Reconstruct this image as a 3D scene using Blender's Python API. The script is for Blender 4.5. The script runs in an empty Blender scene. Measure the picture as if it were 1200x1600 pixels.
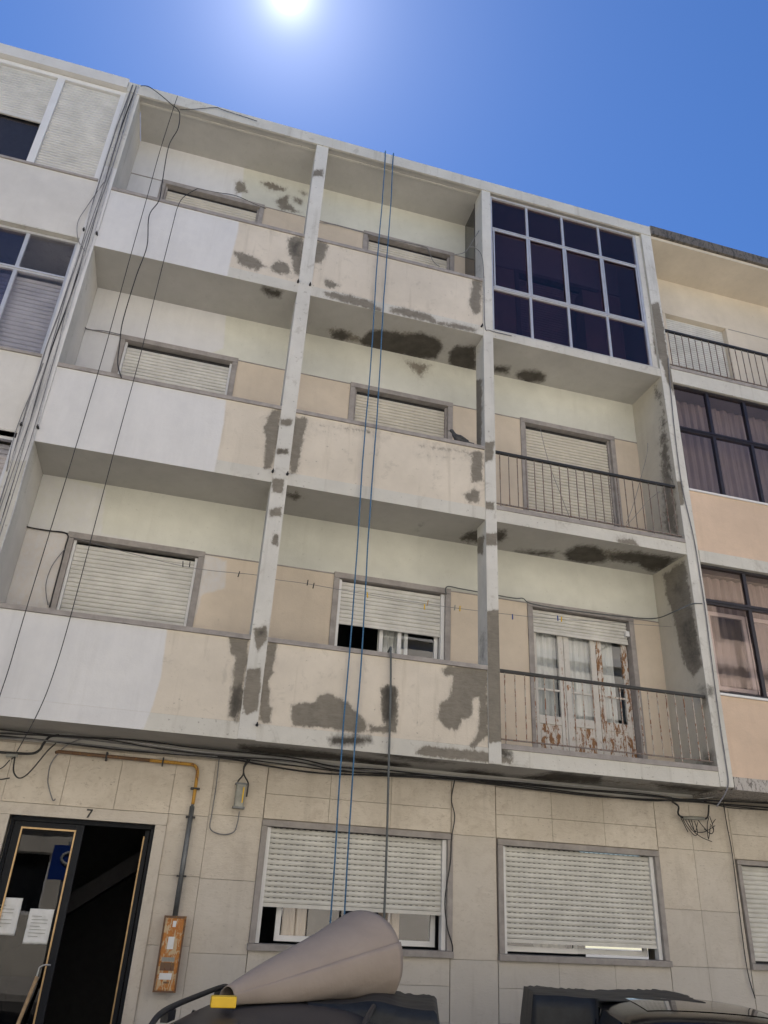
import bpy, math, random
import numpy as np
from mathutils import Vector, Matrix
random.seed(7)
rng = np.random.default_rng(5)
S = bpy.context.scene
C = S.collection

# ------------------------------------------------------------------ camera
F_PX = 1184.1
YAW, PITCH, ROLL = math.radians(14.142), math.radians(26.999), math.radians(3.195)
CAM = np.array([-3.203, -7.665, 1.712])
GROUND = -0.32
def _axes():
    cy, sy, cp, sp = math.cos(YAW), math.sin(YAW), math.cos(PITCH), math.sin(PITCH)
    f = np.array([sy*cp, cy*cp, sp]); r = np.array([cy, -sy, 0.0]); u = np.cross(r, f)
    cr, sr = math.cos(ROLL), math.sin(ROLL)
    return cr*r+sr*u, -sr*r+cr*u, f
AR, AU, AF = _axes()
cam = bpy.data.cameras.new('camera'); cam_o = bpy.data.objects.new('camera', cam); C.objects.link(cam_o)
M = Matrix.Identity(4)
for i in range(3):
    M[i][0], M[i][1], M[i][2], M[i][3] = AR[i], AU[i], -AF[i], CAM[i]
cam_o.matrix_world = M
cam.sensor_fit = 'HORIZONTAL'; cam.sensor_width = 36; cam.lens = 36*F_PX/1200
cam.clip_start = 0.05; cam.clip_end = 2000
S.camera = cam_o

# ------------------------------------------------------------------ sky, sun, exposure
SUN = Vector((-0.0128, 0.4967, 0.8678)).normalized()
EL = math.asin(SUN.z); AZ = math.atan2(SUN.x, SUN.y)
w = bpy.data.worlds.new('World'); S.world = w; w.use_nodes = True
nt = w.node_tree; nt.nodes.clear()
out = nt.nodes.new('ShaderNodeOutputWorld'); bg = nt.nodes.new('ShaderNodeBackground')
sky = nt.nodes.new('ShaderNodeTexSky'); sky.sky_type = 'NISHITA'; sky.sun_disc = False
sky.sun_elevation = EL; sky.sun_rotation = AZ; sky.air_density = 1.0; sky.dust_density = 0.0; sky.ozone_density = 6.0
bg.inputs['Strength'].default_value = 0.049
tc = nt.nodes.new('ShaderNodeTexCoord')
nrm = nt.nodes.new('ShaderNodeVectorMath'); nrm.operation = 'NORMALIZE'; nt.links.new(tc.outputs['Generated'], nrm.inputs[0])
dot = nt.nodes.new('ShaderNodeVectorMath'); dot.operation = 'DOT_PRODUCT'; dot.inputs[1].default_value = SUN
nt.links.new(nrm.outputs[0], dot.inputs[0])
mx = nt.nodes.new('ShaderNodeMath'); mx.operation = 'MAXIMUM'; mx.inputs[1].default_value = 0
nt.links.new(dot.outputs['Value'], mx.inputs[0])
acc = None
for power, amp in ((32000, 22.0), (2500, .25), (300, 0.10), (55, 0.055), (10, .018)):
    pw = nt.nodes.new('ShaderNodeMath'); pw.operation = 'POWER'; pw.inputs[1].default_value = power
    nt.links.new(mx.outputs[0], pw.inputs[0])
    ml = nt.nodes.new('ShaderNodeMath'); ml.operation = 'MULTIPLY'; ml.inputs[1].default_value = amp
    nt.links.new(pw.outputs[0], ml.inputs[0])
    if acc is None: acc = ml
    else:
        ad = nt.nodes.new('ShaderNodeMath'); ad.operation = 'ADD'
        nt.links.new(acc.outputs[0], ad.inputs[0]); nt.links.new(ml.outputs[0], ad.inputs[1]); acc = ad
bg2 = nt.nodes.new('ShaderNodeBackground'); bg2.inputs['Color'].default_value = (0.86, 0.88, 1.0, 1)
nt.links.new(acc.outputs[0], bg2.inputs['Strength'])
adds = nt.nodes.new('ShaderNodeAddShader')
hs = nt.nodes.new('ShaderNodeHueSaturation'); hs.inputs['Hue'].default_value = 0.508; hs.inputs['Saturation'].default_value = 1.16; hs.inputs['Value'].default_value = 0.95
nt.links.new(sky.outputs[0], hs.inputs['Color']); nt.links.new(hs.outputs[0], bg.inputs['Color']); nt.links.new(bg.outputs[0], adds.inputs[0]); nt.links.new(bg2.outputs[0], adds.inputs[1])
nt.links.new(adds.outputs[0], out.inputs['Surface'])
sl = bpy.data.lights.new('sun', 'SUN'); sl.energy = 5.0; sl.angle = math.radians(0.5); sl.color = (1, 0.95, 0.88)
so = bpy.data.objects.new('sun', sl); C.objects.link(so); so.location = (0, 10, 30)
so.rotation_euler = SUN.to_track_quat('Z', 'Y').to_euler()
S.view_settings.view_transform = 'Standard'; S.view_settings.look = 'None'
S.view_settings.gamma = 1; S.view_settings.exposure = 1.68
S.render.resolution_x = 768; S.render.resolution_y = 1024
S.render.engine = 'CYCLES'; S.cycles.max_bounces = 7; S.cycles.diffuse_bounces = 5
S.cycles.transparent_max_bounces = 12

# ------------------------------------------------------------------ projection helpers
def ray(u, v):
    d = AF + (u-600)/F_PX*AR + (800-v)/F_PX*AU
    return d/np.linalg.norm(d)
def at(u, v, y=0.0):
    d = ray(u, v); t = (y-CAM[1])/d[1]; q = CAM+t*d
    return (float(q[0]), float(y), float(q[2]))
def px(P):
    d = P-CAM; z = d@AF
    return np.stack([600+F_PX*(d@AR)/z, 800-F_PX*(d@AU)/z], 1)
REG = {'f': (0, 0, 1), 'z1': (0, 0, 2.9625), 'z2': (400, 150, 2.9625), 'z3': (800, 250, 2.9625), 'z4': (0, 500, 2.9625),
       'z5': (400, 600, 2.9625), 'z6': (800, 750, 2.9625), 'z7': (0, 1060, 2.9625), 'z8': (400, 1060, 2.9625),
       'z9': (800, 1060, 2.9625), 'q': (340, 960, 5.4545), 'qa': (0, 1080, 4), 'qb': (300, 1100, 4), 'qc': (600, 1120, 4),
       'qd': (900, 1140, 4), 'g': (760, 290, 4), 'qe': (220, 1420, 4), 'qf': (480, 1420, 4)}
def T(k, pts):
    ox, oy, s = REG[k]
    return [(ox+a/s, oy+b/s) for a, b in pts]
def on(k, pts, y):
    return [at(u, v, y) for u, v in T(k, pts)]

# wear: cement repairs, damp and fresh paint, each bound to one surface tag
PATCH = []
def patch(kind, tag, k, pts, soft=7.0, amp=1.0):
    if kind != 'white': soft *= 1.45
    PATCH.append((kind, tag, np.array(T(k, pts)), soft, amp))
def sdist(P, poly):
    n = len(poly); best = np.full(len(P), 1e9); inside = np.zeros(len(P), bool)
    for i in range(n):
        a = poly[i]; b = poly[(i+1) % n]; ab = b-a
        t = np.clip(((P-a)@ab)/(ab@ab+1e-9), 0, 1)
        best = np.minimum(best, np.linalg.norm(P-(a+t[:, None]*ab), axis=1))
        c = ((a[1] > P[:, 1]) != (b[1] > P[:, 1]))
        xi = (b[0]-a[0])*(P[:, 1]-a[1])/((b[1]-a[1])+1e-12)+a[0]
        inside ^= c & (P[:, 0] < xi)
    return np.where(inside, best, -best)

# front faces of parapets and beams ('front'), pillars ('pil'), soffits, back walls, end wall
for k, p in (('z2', [(150,655),(215,650),(222,700),(200,830),(175,820),(165,760),(145,700)]),
             ('z2', [(65,790),(100,760),(150,780),(160,820),(120,825),(75,810)]), ('z2', [(-5,775),(20,785),(18,805),(-5,808)]),
             ('z1', [(1085,1165),(1150,1175),(1185,1195),(1230,1235),(1160,1245),(1100,1215)]),
             ('z2', [(285,670),(335,680),(320,740),(300,775),(268,770),(270,700)]), ('z2', [(318,850),(350,855),(385,880),(350,890),(318,880)]),
             ('z2', [(310,905),(400,915),(520,945),(580,985),(570,1000),(450,965),(330,930)]),
             ('z2', [(620,980),(680,980),(800,1010),(840,1045),(940,1055),(1025,1080),(1020,1092),(920,1080),(700,1022),(625,1000)]),
             ('z2', [(1000,850),(1045,850),(1040,1000),(1010,1015),(985,960),(1000,900)]),
             ('z5', [(70,120),(115,120),(105,250),(70,395),(35,390),(45,250),(35,200)]),
             ('z5', [(180,150),(240,160),(215,280),(190,415),(155,415),(160,300)]),
             ('z5', [(1000,310),(1050,315),(1050,450),(1000,455),(995,400)]), ('z5', [(965,510),(1010,485),(1035,500),(1030,550),(985,550)]),
             ('q', [(100,180),(270,180),(250,420),(215,600),(215,780),(150,900),(100,860),(130,600),(130,480),(160,380),(110,330)]),
             ('q', [(430,200),(510,205),(500,320),(470,500),(440,560),(440,760),(470,800),(450,920),(390,930),(350,890),(370,620),(400,420)]),
             ('z8', [(160,120),(280,110),(290,80),(340,70),(420,110),(510,200),(520,240),(470,255),(330,230),(170,220),(165,170)]),
             ('z8', [(580,50),(610,25),(650,40),(655,130),(650,250),(530,250),(525,215),(600,220),(580,150)]),
             ('z5', [(860,1320),(900,1300),(940,1320),(930,1345),(870,1350)]),
             ('z8', [(850,120),(900,80),(935,-130),(1070,-150),(1075,260),(1010,325),(990,310),(1030,250),(1035,80),(1005,90),(1000,180),(950,190),(930,245),(870,220),(840,190)]),
             ('z8', [(745,330),(780,310),(1100,345),(1190,372),(1188,398),(1000,385),(740,352)]),
             ('z6', [(480,275),(560,270),(590,310),(500,300)])):
    patch('cem', 'front', k, p)
for k, p in (('z5', [(240,175),(520,205),(610,255),(560,255),(500,230),(300,205)]),
             ('z5', [(740,275),(900,290),(1040,310),(1040,350),(960,330),(760,300)]),
             ('z5', [(740,320),(850,328),(980,345),(900,350),(760,335)]),
             ('z5', [(250,200),(330,215),(380,235),(290,225)]), ('z5', [(0,1480),(30,1500),(20,1590),(0,1560)])):
    patch('cem', 'front', k, p, 9, 0.72)
for k, p in (('q', [(115,625),(215,600),(210,760),(165,910),(105,870),(110,720)]), ('z8', [(585,50),(612,30),(648,45),(650,130),(630,200),(595,200),(582,130)]),
             ('z8', [(330,275),(400,262),(530,270),(540,300),(440,312),(345,310)]), ('z2', [(165,680),(205,670),(195,740),(172,735)]),
             ('z8', [(1080,300),(1150,320),(1190,350),(1160,375),(1090,340)])):
    patch('damp', 'front', k, p, 8, 0.9)
for k, p in (('z5', [(110,160),(172,165),(165,192),(108,190)]), ('z5', [(95,300),(152,300),(152,328),(97,322)]), ('z5', [(75,435),(132,440),(122,512),(75,500)]),
             ('z5', [(60,580),(118,570),(118,612),(62,612)]), ('z5', [(80,690),(107,700),(102,750),(72,740)]), ('z2', [(265,345),(310,340),(310,372),(262,372)]),
             ('q', [(250,470),(370,450),(365,640),(345,820),(240,865),(215,800),(225,600)]), ('q', [(310,120),(420,100),(430,200),(350,320),(310,210)]),
             ('z5', [(1055,270),(1105,265),(1095,350),(1055,362)]), ('z5', [(1055,545),(1105,545),(1100,582),(1055,578)]),
             ('z5', [(1050,690),(1118,690),(1118,750),(1050,745)]), ('z5', [(1060,1050),(1130,1045),(1135,1300),(1150,1660),(1070,1660),(1065,1400)]),
             ('z3', [(640,670),(680,658),(705,780),(725,925),(745,1000),(755,1090),(725,1050),(690,930),(660,890)]), ('z3', [(735,1490),(790,1485),(795,1600),(742,1600)]),
             ('z2', [(990,850),(1045,850),(1040,1000),(1010,1010)])):
    patch('cem', 'pil', k, p, 5)
for k, p in (('q', [(325,130),(400,120),(410,180),(340,190)]), ('z5', [(100,305),(148,303),(148,322),(100,320)]), ('z6', [(905,950),(935,960),(930,1010),(900,1000)])):
    patch('damp', 'pil', k, p, 6, 0.8)
for k, p in (('z5', [(1012,-20),(1046,-20),(1043,290),(1015,280)]), ('z5', [(1022,715),(1056,700),(1050,790),(1022,782)])):
    patch('cem', 'pilside', k, p, 5)
patch('damp', 'pilside', 'z5', [(1028,1130),(1072,1130),(1072,1300),(1028,1290)], 7, .5)
for tag, k, p, a in (('soff3', 'z2', [(20,870),(130,900),(110,940),(60,930),(20,900)], .8),
                  ('soff3', 'z2', [(350,1090),(400,1080),(432,1110),(400,1138),(352,1125)], .9),
                  ('soff3', 'z2', [(480,1130),(530,1085),(600,1085),(690,1110),(760,1095),(830,1120),(862,1160),(835,1215),(760,1218),(690,1203),(600,1190),(500,1155)], 1),
                  ('soff3', 'z2', [(895,1190),(930,1158),(1015,1160),(1018,1268),(960,1268),(895,1245)], 1),
                  ('soff3', 'z2', [(1095,1240),(1180,1250),(1170,1295),(1090,1278)], .8),
                  ('soff3', 'z3', [(15,990),(50,970),(130,974),(158,1000),(148,1028),(60,1038)], .9),
                  ('soff2', 'z5', [(135,495),(190,500),(215,520),(185,540),(135,525)], .7),
                  ('soff2', 'z5', [(750,632),(788,637),(762,688),(722,684)], .5),
                  ('soff2', 'z5', [(955,695),(1000,680),(1160,675),(1160,712),(1110,742),(950,725)], .85),
                  ('soff2', 'z6', [(0,325),(60,318),(225,322),(190,360),(100,358),(0,340)], .7),
                  ('soff2', 'z6', [(240,340),(300,302),(390,305),(438,350),(428,380),(330,388),(260,375)], .95),
                  ('soff2', 'z6', [(450,345),(560,325),(700,350),(770,360),(700,422),(640,430),(580,395),(460,375)], .8),
                  ('soff1', 'z8', [(-80,305),(60,312),(300,335),(480,362),(700,392),(725,408),(640,418),(400,385),(0,348),(-80,330)], .9),
                  ('soff1', 'z8', [(860,430),(1000,415),(1150,440),(1150,460),(950,460)], .8),
                  ('soff1', 'z9', [(20,462),(200,430),(420,452),(410,488),(200,482)], .9), ('soff1', 'z9', [(640,482),(780,490),(960,512),(900,535),(700,512)], .9),
                  ('soff1', 'z8', [(500,335),(700,345),(850,380),(940,395),(800,400),(600,370)], .7)):
    patch('damp', tag, k, p, 6, a)
for tag, k, p in (('soff3', 'z2', [(300,1075),(350,1055),(440,1072),(490,1110),(540,1070),(700,1075),(870,1110),(875,1180),(840,1225),(480,1160),(360,1138)]),
                  ('soff3', 'z2', [(875,1180),(930,1140),(1030,1150),(1030,1272),(880,1255)]), ('soff3', 'z3', [(0,975),(60,960),(145,970),(170,1000),(150,1045),(5,1020)]),
                  ('soff2', 'z5', [(130,480),(185,485),(240,520),(190,552),(130,525)]), ('soff2', 'z5', [(930,700),(1000,670),(1165,665),(1170,730),(1110,750),(930,742)]),
                  ('soff2', 'z6', [(230,345),(320,295),(520,310),(720,340),(775,358),(700,440),(630,435),(570,395),(330,395)]),
                  ('soff1', 'z9', [(0,450),(200,425),(600,470),(980,505),(900,545),(500,505),(0,480)])):
    patch('cem', tag, k, p, 8, 0.62)
for p in ([(25,400),(60,398),(140,430),(130,445),(60,430)], [(90,480),(150,460),(150,500),(205,540),(120,530)], [(170,460),(215,490),(205,505),(175,490)], [(200,440),(235,450),(225,465)],
          [(-95,395),(-55,400),(-40,450),(-90,450)]):
    patch('cem', 'wall3', 'z2', p)
patch('cem', 'wall2', 'z2', [(680,1210),(820,1240),(800,1280),(765,1318),(730,1290),(690,1250)], 9, 0.75)
patch('cem', 'wall1', 'z5', [(860,860),(915,830),(905,890),(870,880)], 8, 0.45)
patch('cem', 'dwall', 'z6', [(700,440),(800,370),(830,560),(880,860),(840,910),(800,860),(750,650),(735,600),(710,520)])
patch('damp', 'dwall', 'z6', [(730,470),(790,450),(815,520),(790,560),(735,530)], 8, .5)
patch('damp', 'dwall', 'z6', [(755,650),(850,600),(880,850),(835,900),(800,850)], 8, .5)
patch('damp', 'dwall', 'z6', [(860,950),(895,950),(915,1060),(870,1050)], 10, .7)
patch('damp', 'dwall', 'z6', [(890,1240),(950,1250),(960,1350),(760,1330),(850,1300)], 10, .6)
patch('damp', 'dwall', 'z3', [(670,1020),(700,1100),(740,1400),(765,1500),(700,1480),(670,1300),(690,1150),(655,1080)], 10, .55)
patch('cem', 'dwall', 'z3', [(660,1020),(700,1080),(765,1600),(780,1750),(700,1720),(680,1400),(690,1150),(655,1080)], 10, .8)
# fresh white paint, left bay
patch('white', 'front', 'f', [(-300,100),(376,330),(372,360),(357,420),(352,450),(330,740),(335,735),(351,640),(300,640),(-300,600)], 5)
patch('white', 'front', 'f', [(-300,540),(353,625),(350,660),(335,738),(-300,700)], 5)
patch('white', 'front', 'f', [(-300,900),(263,970),(251,1060),(238,1104),(224,1140),(-300,1150)], 5)
patch('white', 'wall3', 'f', [(-100,0),(384,240),(378,312),(300,330),(-100,300)], 3, .8)
patch('white', 'wall2', 'f', [(-100,300),(356,470),(350,545),(200,600),(190,700),(-100,700)], 4, .8)
patch('white', 'wall1', 'z4', [(-100,600),(500,780),(480,980),(950,1070),(1060,1110),(1050,1250),(940,1280),(935,1320),(900,1400),(-100,1400)], 5, .55)

# ------------------------------------------------------------------ mesh builder
class MB:
    def __init__(s): s.v = []; s.f = []; s.m = []; s.sm = []; s.t = []
    def add(s, vs, fs, mi=0, smooth=False, tag=None):
        b = len(s.v); s.v += [tuple(map(float, p)) for p in vs]; s.t += [tag]*len(vs)
        for q in fs: s.f.append(tuple(b+i for i in q)); s.m.append(mi); s.sm.append(smooth)
    def box(s, x0, x1, y0, y1, z0, z1, mi=0):
        s.add([(x0,y0,z0),(x1,y0,z0),(x1,y1,z0),(x0,y1,z0),(x0,y0,z1),(x1,y0,z1),(x1,y1,z1),(x0,y1,z1)],
              [(0,3,2,1),(4,5,6,7),(0,1,5,4),(1,2,6,5),(2,3,7,6),(3,0,4,7)], mi)
        return s
    def quad(s, a, b, c, d, mi=0): s.add([a, b, c, d], [(0,1,2,3)], mi); return s
    def grid(s, P0, U, V, step, tag, mi=0):
        P0, U, V = map(np.array, (P0, U, V)); nu = max(1, int(np.linalg.norm(U)/step)); nv = max(1, int(np.linalg.norm(V)/step))
        vs = [P0+U*i/nu+V*j/nv for j in range(nv+1) for i in range(nu+1)]
        s.add(vs, [(j*(nu+1)+i, j*(nu+1)+i+1, (j+1)*(nu+1)+i+1, (j+1)*(nu+1)+i) for j in range(nv) for i in range(nu)], mi, False, tag)
    def pbox(s, x0, x1, y0, y1, z0, z1, step=.022, f=None, l=None, r=None, b=None, t=None):
        for tag, P, U, V in ((f, (x0,y0,z0), (x1-x0,0,0), (0,0,z1-z0)), (l, (x0,y1,z0), (0,y0-y1,0), (0,0,z1-z0)),
                             (r, (x1,y0,z0), (0,y1-y0,0), (0,0,z1-z0)), (b, (x0,y1,z0), (x1-x0,0,0), (0,y0-y1,0)),
                             (t, (x0,y0,z1), (x1-x0,0,0), (0,y1-y0,0)), (None, (x1,y1,z0), (x0-x1,0,0), (0,0,z1-z0))):
            s.grid(P, U, V, step if tag else 99, tag)
        return s
    def wall(s, x0, x1, z0, z1, y, holes, step=.03, tag=None, reveal=.12, zsplit=None):
        bx = sorted({x0, x1, *[h[0] for h in holes], *[h[1] for h in holes]}); bz = sorted({z0, z1, *([zsplit] if zsplit else []), *[h[2] for h in holes], *[h[3] for h in holes]})
        def fill(b):
            o = []
            for a, c in zip(b, b[1:]):
                n = max(1, int(math.ceil((c-a)/step))); o += [a+(c-a)*i/n for i in range(n)]
            return o+[b[-1]]
        xs, zs = fill([q for q in bx if x0 <= q <= x1]), fill([q for q in bz if z0 <= q <= z1]); nx = len(xs)
        vs = [(x, y, z) for z in zs for x in xs]
        f0, f1 = [], []
        for j in range(len(zs)-1):
            for i in range(nx-1):
                cx, cz = (xs[i]+xs[i+1])/2, (zs[j]+zs[j+1])/2
                if any(h[0] < cx < h[1] and h[2] < cz < h[3] for h in holes): continue
                q = (j*nx+i, j*nx+i+1, (j+1)*nx+i+1, (j+1)*nx+i)
                (f1 if zsplit and cz < zsplit else f0).append(q)
        b = len(s.v); s.v += [tuple(map(float, p)) for p in vs]; s.t += [tag]*len(vs)
        for L, mi in ((f0, 0), (f1, 1)):
            for q in L: s.f.append(tuple(b+i for i in q)); s.m.append(mi); s.sm.append(False)
        for a, c, d, e in holes:
            Y = y+reveal
            s.quad((a,y,d),(a,y,e),(a,Y,e),(a,Y,d)); s.quad((c,y,e),(c,y,d),(c,Y,d),(c,Y,e))
            s.quad((a,y,e),(c,y,e),(c,Y,e),(a,Y,e)); s.quad((c,y,d),(a,y,d),(a,Y,d),(c,Y,d))
        return s
    def tube(s, pts, r, n=7, smooth=True, cap=True, mi=0):
        P = [Vector(p) for p in pts]; m = len(P); rr = r if hasattr(r, '__len__') else [r]*m
        vs = []; prev = None
        for i, p in enumerate(P):
            t = (P[min(i+1, m-1)]-P[max(i-1, 0)]);
            t = t.normalized() if t.length > 1e-9 else Vector((0,0,1))
            if prev is None: a = t.orthogonal().normalized()
            else: a = (prev-t*prev.dot(t)); a = a.normalized() if a.length > 1e-6 else t.orthogonal().normalized()
            prev = a; b = t.cross(a)
            for k in range(n):
                th = 2*math.pi*k/n; vs.append(p+(a*math.cos(th)+b*math.sin(th))*rr[i])
        fs = [(i*n+k, i*n+(k+1) % n, (i+1)*n+(k+1) % n, (i+1)*n+k) for i in range(m-1) for k in range(n)]
        if cap: fs += [tuple(range(n-1, -1, -1)), tuple((m-1)*n+k for k in range(n))]
        s.add(vs, fs, mi, smooth); return s
    def prism(s, poly, d, mi=0):   # poly: 3d points, extruded by d
        n = len(poly); P = [Vector(p) for p in poly]; D = Vector(d)
        s.add(P+[p+D for p in P], [tuple(range(n-1, -1, -1)), tuple(range(n, 2*n))]+[(i, (i+1) % n, n+(i+1) % n, n+i) for i in range(n)], mi)
        return s
    def build(s, name, mats, parent=None, bevel=0):
        me = bpy.data.meshes.new(name); me.from_pydata(s.v, [], s.f)
        for m in (mats if isinstance(mats, (list, tuple)) else [mats]): me.materials.append(m)
        me.polygons.foreach_set('material_index', s.m); me.polygons.foreach_set('use_smooth', s.sm)
        tags = set(s.t)-{None}
        if tags:
            A = {k: np.zeros(len(s.v)) for k in ('cem', 'damp', 'white')}
            V = np.array(s.v); tg = np.array([x or '' for x in s.t])
            for kind, tag, poly, soft, amp in PATCH:
                idx = np.nonzero(tg == tag)[0]
                if not len(idx): continue
                d = sdist(px(V[idx]), poly)
                A[kind][idx] = np.maximum(A[kind][idx], amp*np.clip(0.5+d/(2*soft), 0, 1))
            for k, a in A.items():
                at_ = me.attributes.new(k, 'FLOAT', 'POINT'); at_.data.foreach_set('value', a.astype(np.float32))
        me.update(); o = bpy.data.objects.new(name, me); C.objects.link(o)
        if parent is not None:
            o.parent = parent
            if parent.type == 'EMPTY' and not parent.get('_local'): o.matrix_parent_inverse = Matrix.Translation(parent.location).inverted()
        if bevel:
            b = o.modifiers.new('bevel', 'BEVEL'); b.width = bevel; b.segments = 2; b.limit_method = 'ANGLE'
        return o
def tag(o, label, cat, group=None, kind=None):
    if label: o['label'] = label
    if cat: o['category'] = cat
    if group: o['group'] = group
    if kind: o['kind'] = kind
    return o
def empty(name, loc, label, cat, group=None, local=False, rz=0):
    o = bpy.data.objects.new(name, None); C.objects.link(o); o.location = loc; o.rotation_euler = (0, 0, rz)
    o.empty_display_size = .2
    if local: o['_local'] = 1
    return tag(o, label, cat, group)
def lab(o, l): o['label'] = l; return o

# ------------------------------------------------------------------ materials
def nodes(name):
    m = bpy.data.materials.new(name); m.use_nodes = True; n = m.node_tree
    return m, n, n.nodes['Principled BSDF']
def N(n, t, **kw):
    x = n.nodes.new(t)
    for k, v in kw.items(): setattr(x, k, v)
    return x
def noise(n, scale, detail=5, rough=.6, vec=None, dist=0):
    x = N(n, 'ShaderNodeTexNoise'); x.inputs['Scale'].default_value = scale; x.inputs['Detail'].default_value = detail
    x.inputs['Roughness'].default_value = rough; x.inputs['Distortion'].default_value = dist
    if vec: n.links.new(vec, x.inputs['Vector'])
    return x.outputs['Fac']
def mrange(n, val, a, b, c=0, d=1):
    x = N(n, 'ShaderNodeMapRange'); n.links.new(val, x.inputs[0])
    for i, q in enumerate((a, b, c, d)): x.inputs[i+1].default_value = q
    return x.outputs[0]
def mix(n, fac, a, b, mode='MIX'):
    x = N(n, 'ShaderNodeMix', data_type='RGBA', blend_type=mode)
    if isinstance(fac, (int, float)): x.inputs[0].default_value = fac
    else: n.links.new(fac, x.inputs[0])
    for s, q in ((6, a), (7, b)):
        if isinstance(q, tuple): x.inputs[s].default_value = (*q, 1)
        else: n.links.new(q, x.inputs[s])
    return x.outputs[2]
def math_(n, op, a, b):
    x = N(n, 'ShaderNodeMath', operation=op)
    for i, q in enumerate((a, b)):
        if isinstance(q, (int, float)): x.inputs[i].default_value = q
        else: n.links.new(q, x.inputs[i])
    return x.outputs[0]
def scaled_pos(n, sc):
    g = N(n, 'ShaderNodeNewGeometry'); v = N(n, 'ShaderNodeVectorMath', operation='MULTIPLY'); v.inputs[1].default_value = sc
    n.links.new(g.outputs['Position'], v.inputs[0]); return v.outputs[0]
def bump(n, p, h, strength, dist=.01):
    b = N(n, 'ShaderNodeBump'); b.inputs['Strength'].default_value = strength; b.inputs['Distance'].default_value = dist
    n.links.new(h, b.inputs['Height']); n.links.new(b.outputs[0], p.inputs['Normal'])
def plaster(name, base, dirt=.5, rough_wear=0.0):
    m, n, p = nodes(name); pos = scaled_pos(n, (1, 1, 1))
    big = noise(n, .9, 6, .6, pos); med = noise(n, 7, 6, .65, pos); fine = noise(n, 60, 3, .6, pos)
    streak = noise(n, 1.0, 5, .6, scaled_pos(n, (9, 9, .7)))
    b2 = tuple(c*.84 for c in base); b3 = tuple(min(1, c*1.08) for c in base)
    col = mix(n, mrange(n, big, .3, .7), b2, b3)
    col = mix(n, mrange(n, med, .35, .75, 0, .22), col, tuple(c*.72 for c in base))
    col = mix(n, mrange(n, streak, .56, .78, 0, .35*dirt), col, (base[0]*.5, base[1]*.48, base[2]*.44))
    spot = noise(n, 26, 2, .5, pos)
    col = mix(n, mrange(n, spot, .70, .75, 0, .35*dirt), col, (.16, .15, .13))
    if rough_wear:
        wv = noise(n, 4.2, 8, .72, pos, .6)
        col = mix(n, mrange(n, wv, .57, .68, 0, rough_wear), col, (.30, .275, .24))
        wl = noise(n, 11, 7, .7, scaled_pos(n, (1, 1, 2.5)))
        col = mix(n, mrange(n, wl, .64, .70, 0, rough_wear), col, (.14, .13, .115))
    edge = noise(n, 9, 8, .72, scaled_pos(n, (1.6, 1, 1)), .4)
    edge2 = noise(n, 34, 5, .7, scaled_pos(n, (1, 1, .8)))
    edge = math_(n, 'ADD', math_(n, 'MULTIPLY', edge, .72), math_(n, 'MULTIPLY', edge2, .28))
    def att(k, amp=1.0, lo=.42, hi=.60):
        a = N(n, 'ShaderNodeAttribute', attribute_name=k)
        s = math_(n, 'ADD', a.outputs['Fac'], math_(n, 'MULTIPLY', math_(n, 'SUBTRACT', edge, .5), amp))
        return mrange(n, s, lo, hi)
    white = mix(n, mrange(n, big, .3, .7), (.61, .61, .62), (.69, .688, .69))
    white = mix(n, mrange(n, med, .35, .7, 0, .4), white, (.56, .56, .58))
    roll = noise(n, 2.2, 4, .6, scaled_pos(n, (3, 3, .6)))
    white = mix(n, mrange(n, roll, .45, .62, 0, .35), white, (.70, .70, .71))
    white = mix(n, mrange(n, streak, .56, .8, 0, .3), white, (.47, .46, .45))
    col = mix(n, att('white', .5, .36, .64), col, white)
    cem = mix(n, mrange(n, med, .3, .7), (.16, .145, .122), (.225, .205, .172))
    cem = mix(n, mrange(n, streak, .4, .7, 0, .35), cem, (.25, .225, .19))
    arc = noise(n, 5, 6, .7, scaled_pos(n, (1, 1, 5)), 2.2)
    cem = mix(n, mrange(n, arc, .45, .70, 0, .32), cem, (.30, .275, .235))
    cem = mix(n, mrange(n, arc, .50, .30, 0, .28), cem, (.12, .108, .09))
    smear = math_(n, 'MULTIPLY', att('cem', 1.5, .20, .75), .42)
    col = mix(n, smear, col, (.33, .30, .26))
    col = mix(n, att('cem'), col, cem)
    dmp = mix(n, mrange(n, med, .3, .7), (.065, .060, .052), (.11, .10, .086))
    col = mix(n, att('damp', .9, .30, .66), col, dmp)
    n.links.new(col, p.inputs['Base Color']); p.inputs['Roughness'].default_value = .88
    p.inputs['Specular IOR Level'].default_value = .25
    h = math_(n, 'ADD', math_(n, 'MULTIPLY', fine, .35), med)
    bump(n, p, h, .35, .012)
    return m
def simple(name, base, rough=.6, metal=0, var=.15, sc=12, spec=.5, bmp=0):
    m, n, p = nodes(name); pos = scaled_pos(n, (1, 1, 1))
    f = noise(n, sc, 5, .6, pos)
    n.links.new(mix(n, mrange(n, f, .3, .7), tuple(c*(1-var) for c in base), tuple(min(1, c*(1+var*.6)) for c in base)), p.inputs['Base Color'])
    p.inputs['Roughness'].default_value = rough; p.inputs['Metallic'].default_value = metal; p.inputs['Specular IOR Level'].default_value = spec
    if bmp: bump(n, p, f, bmp, .01)
    return m
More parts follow.
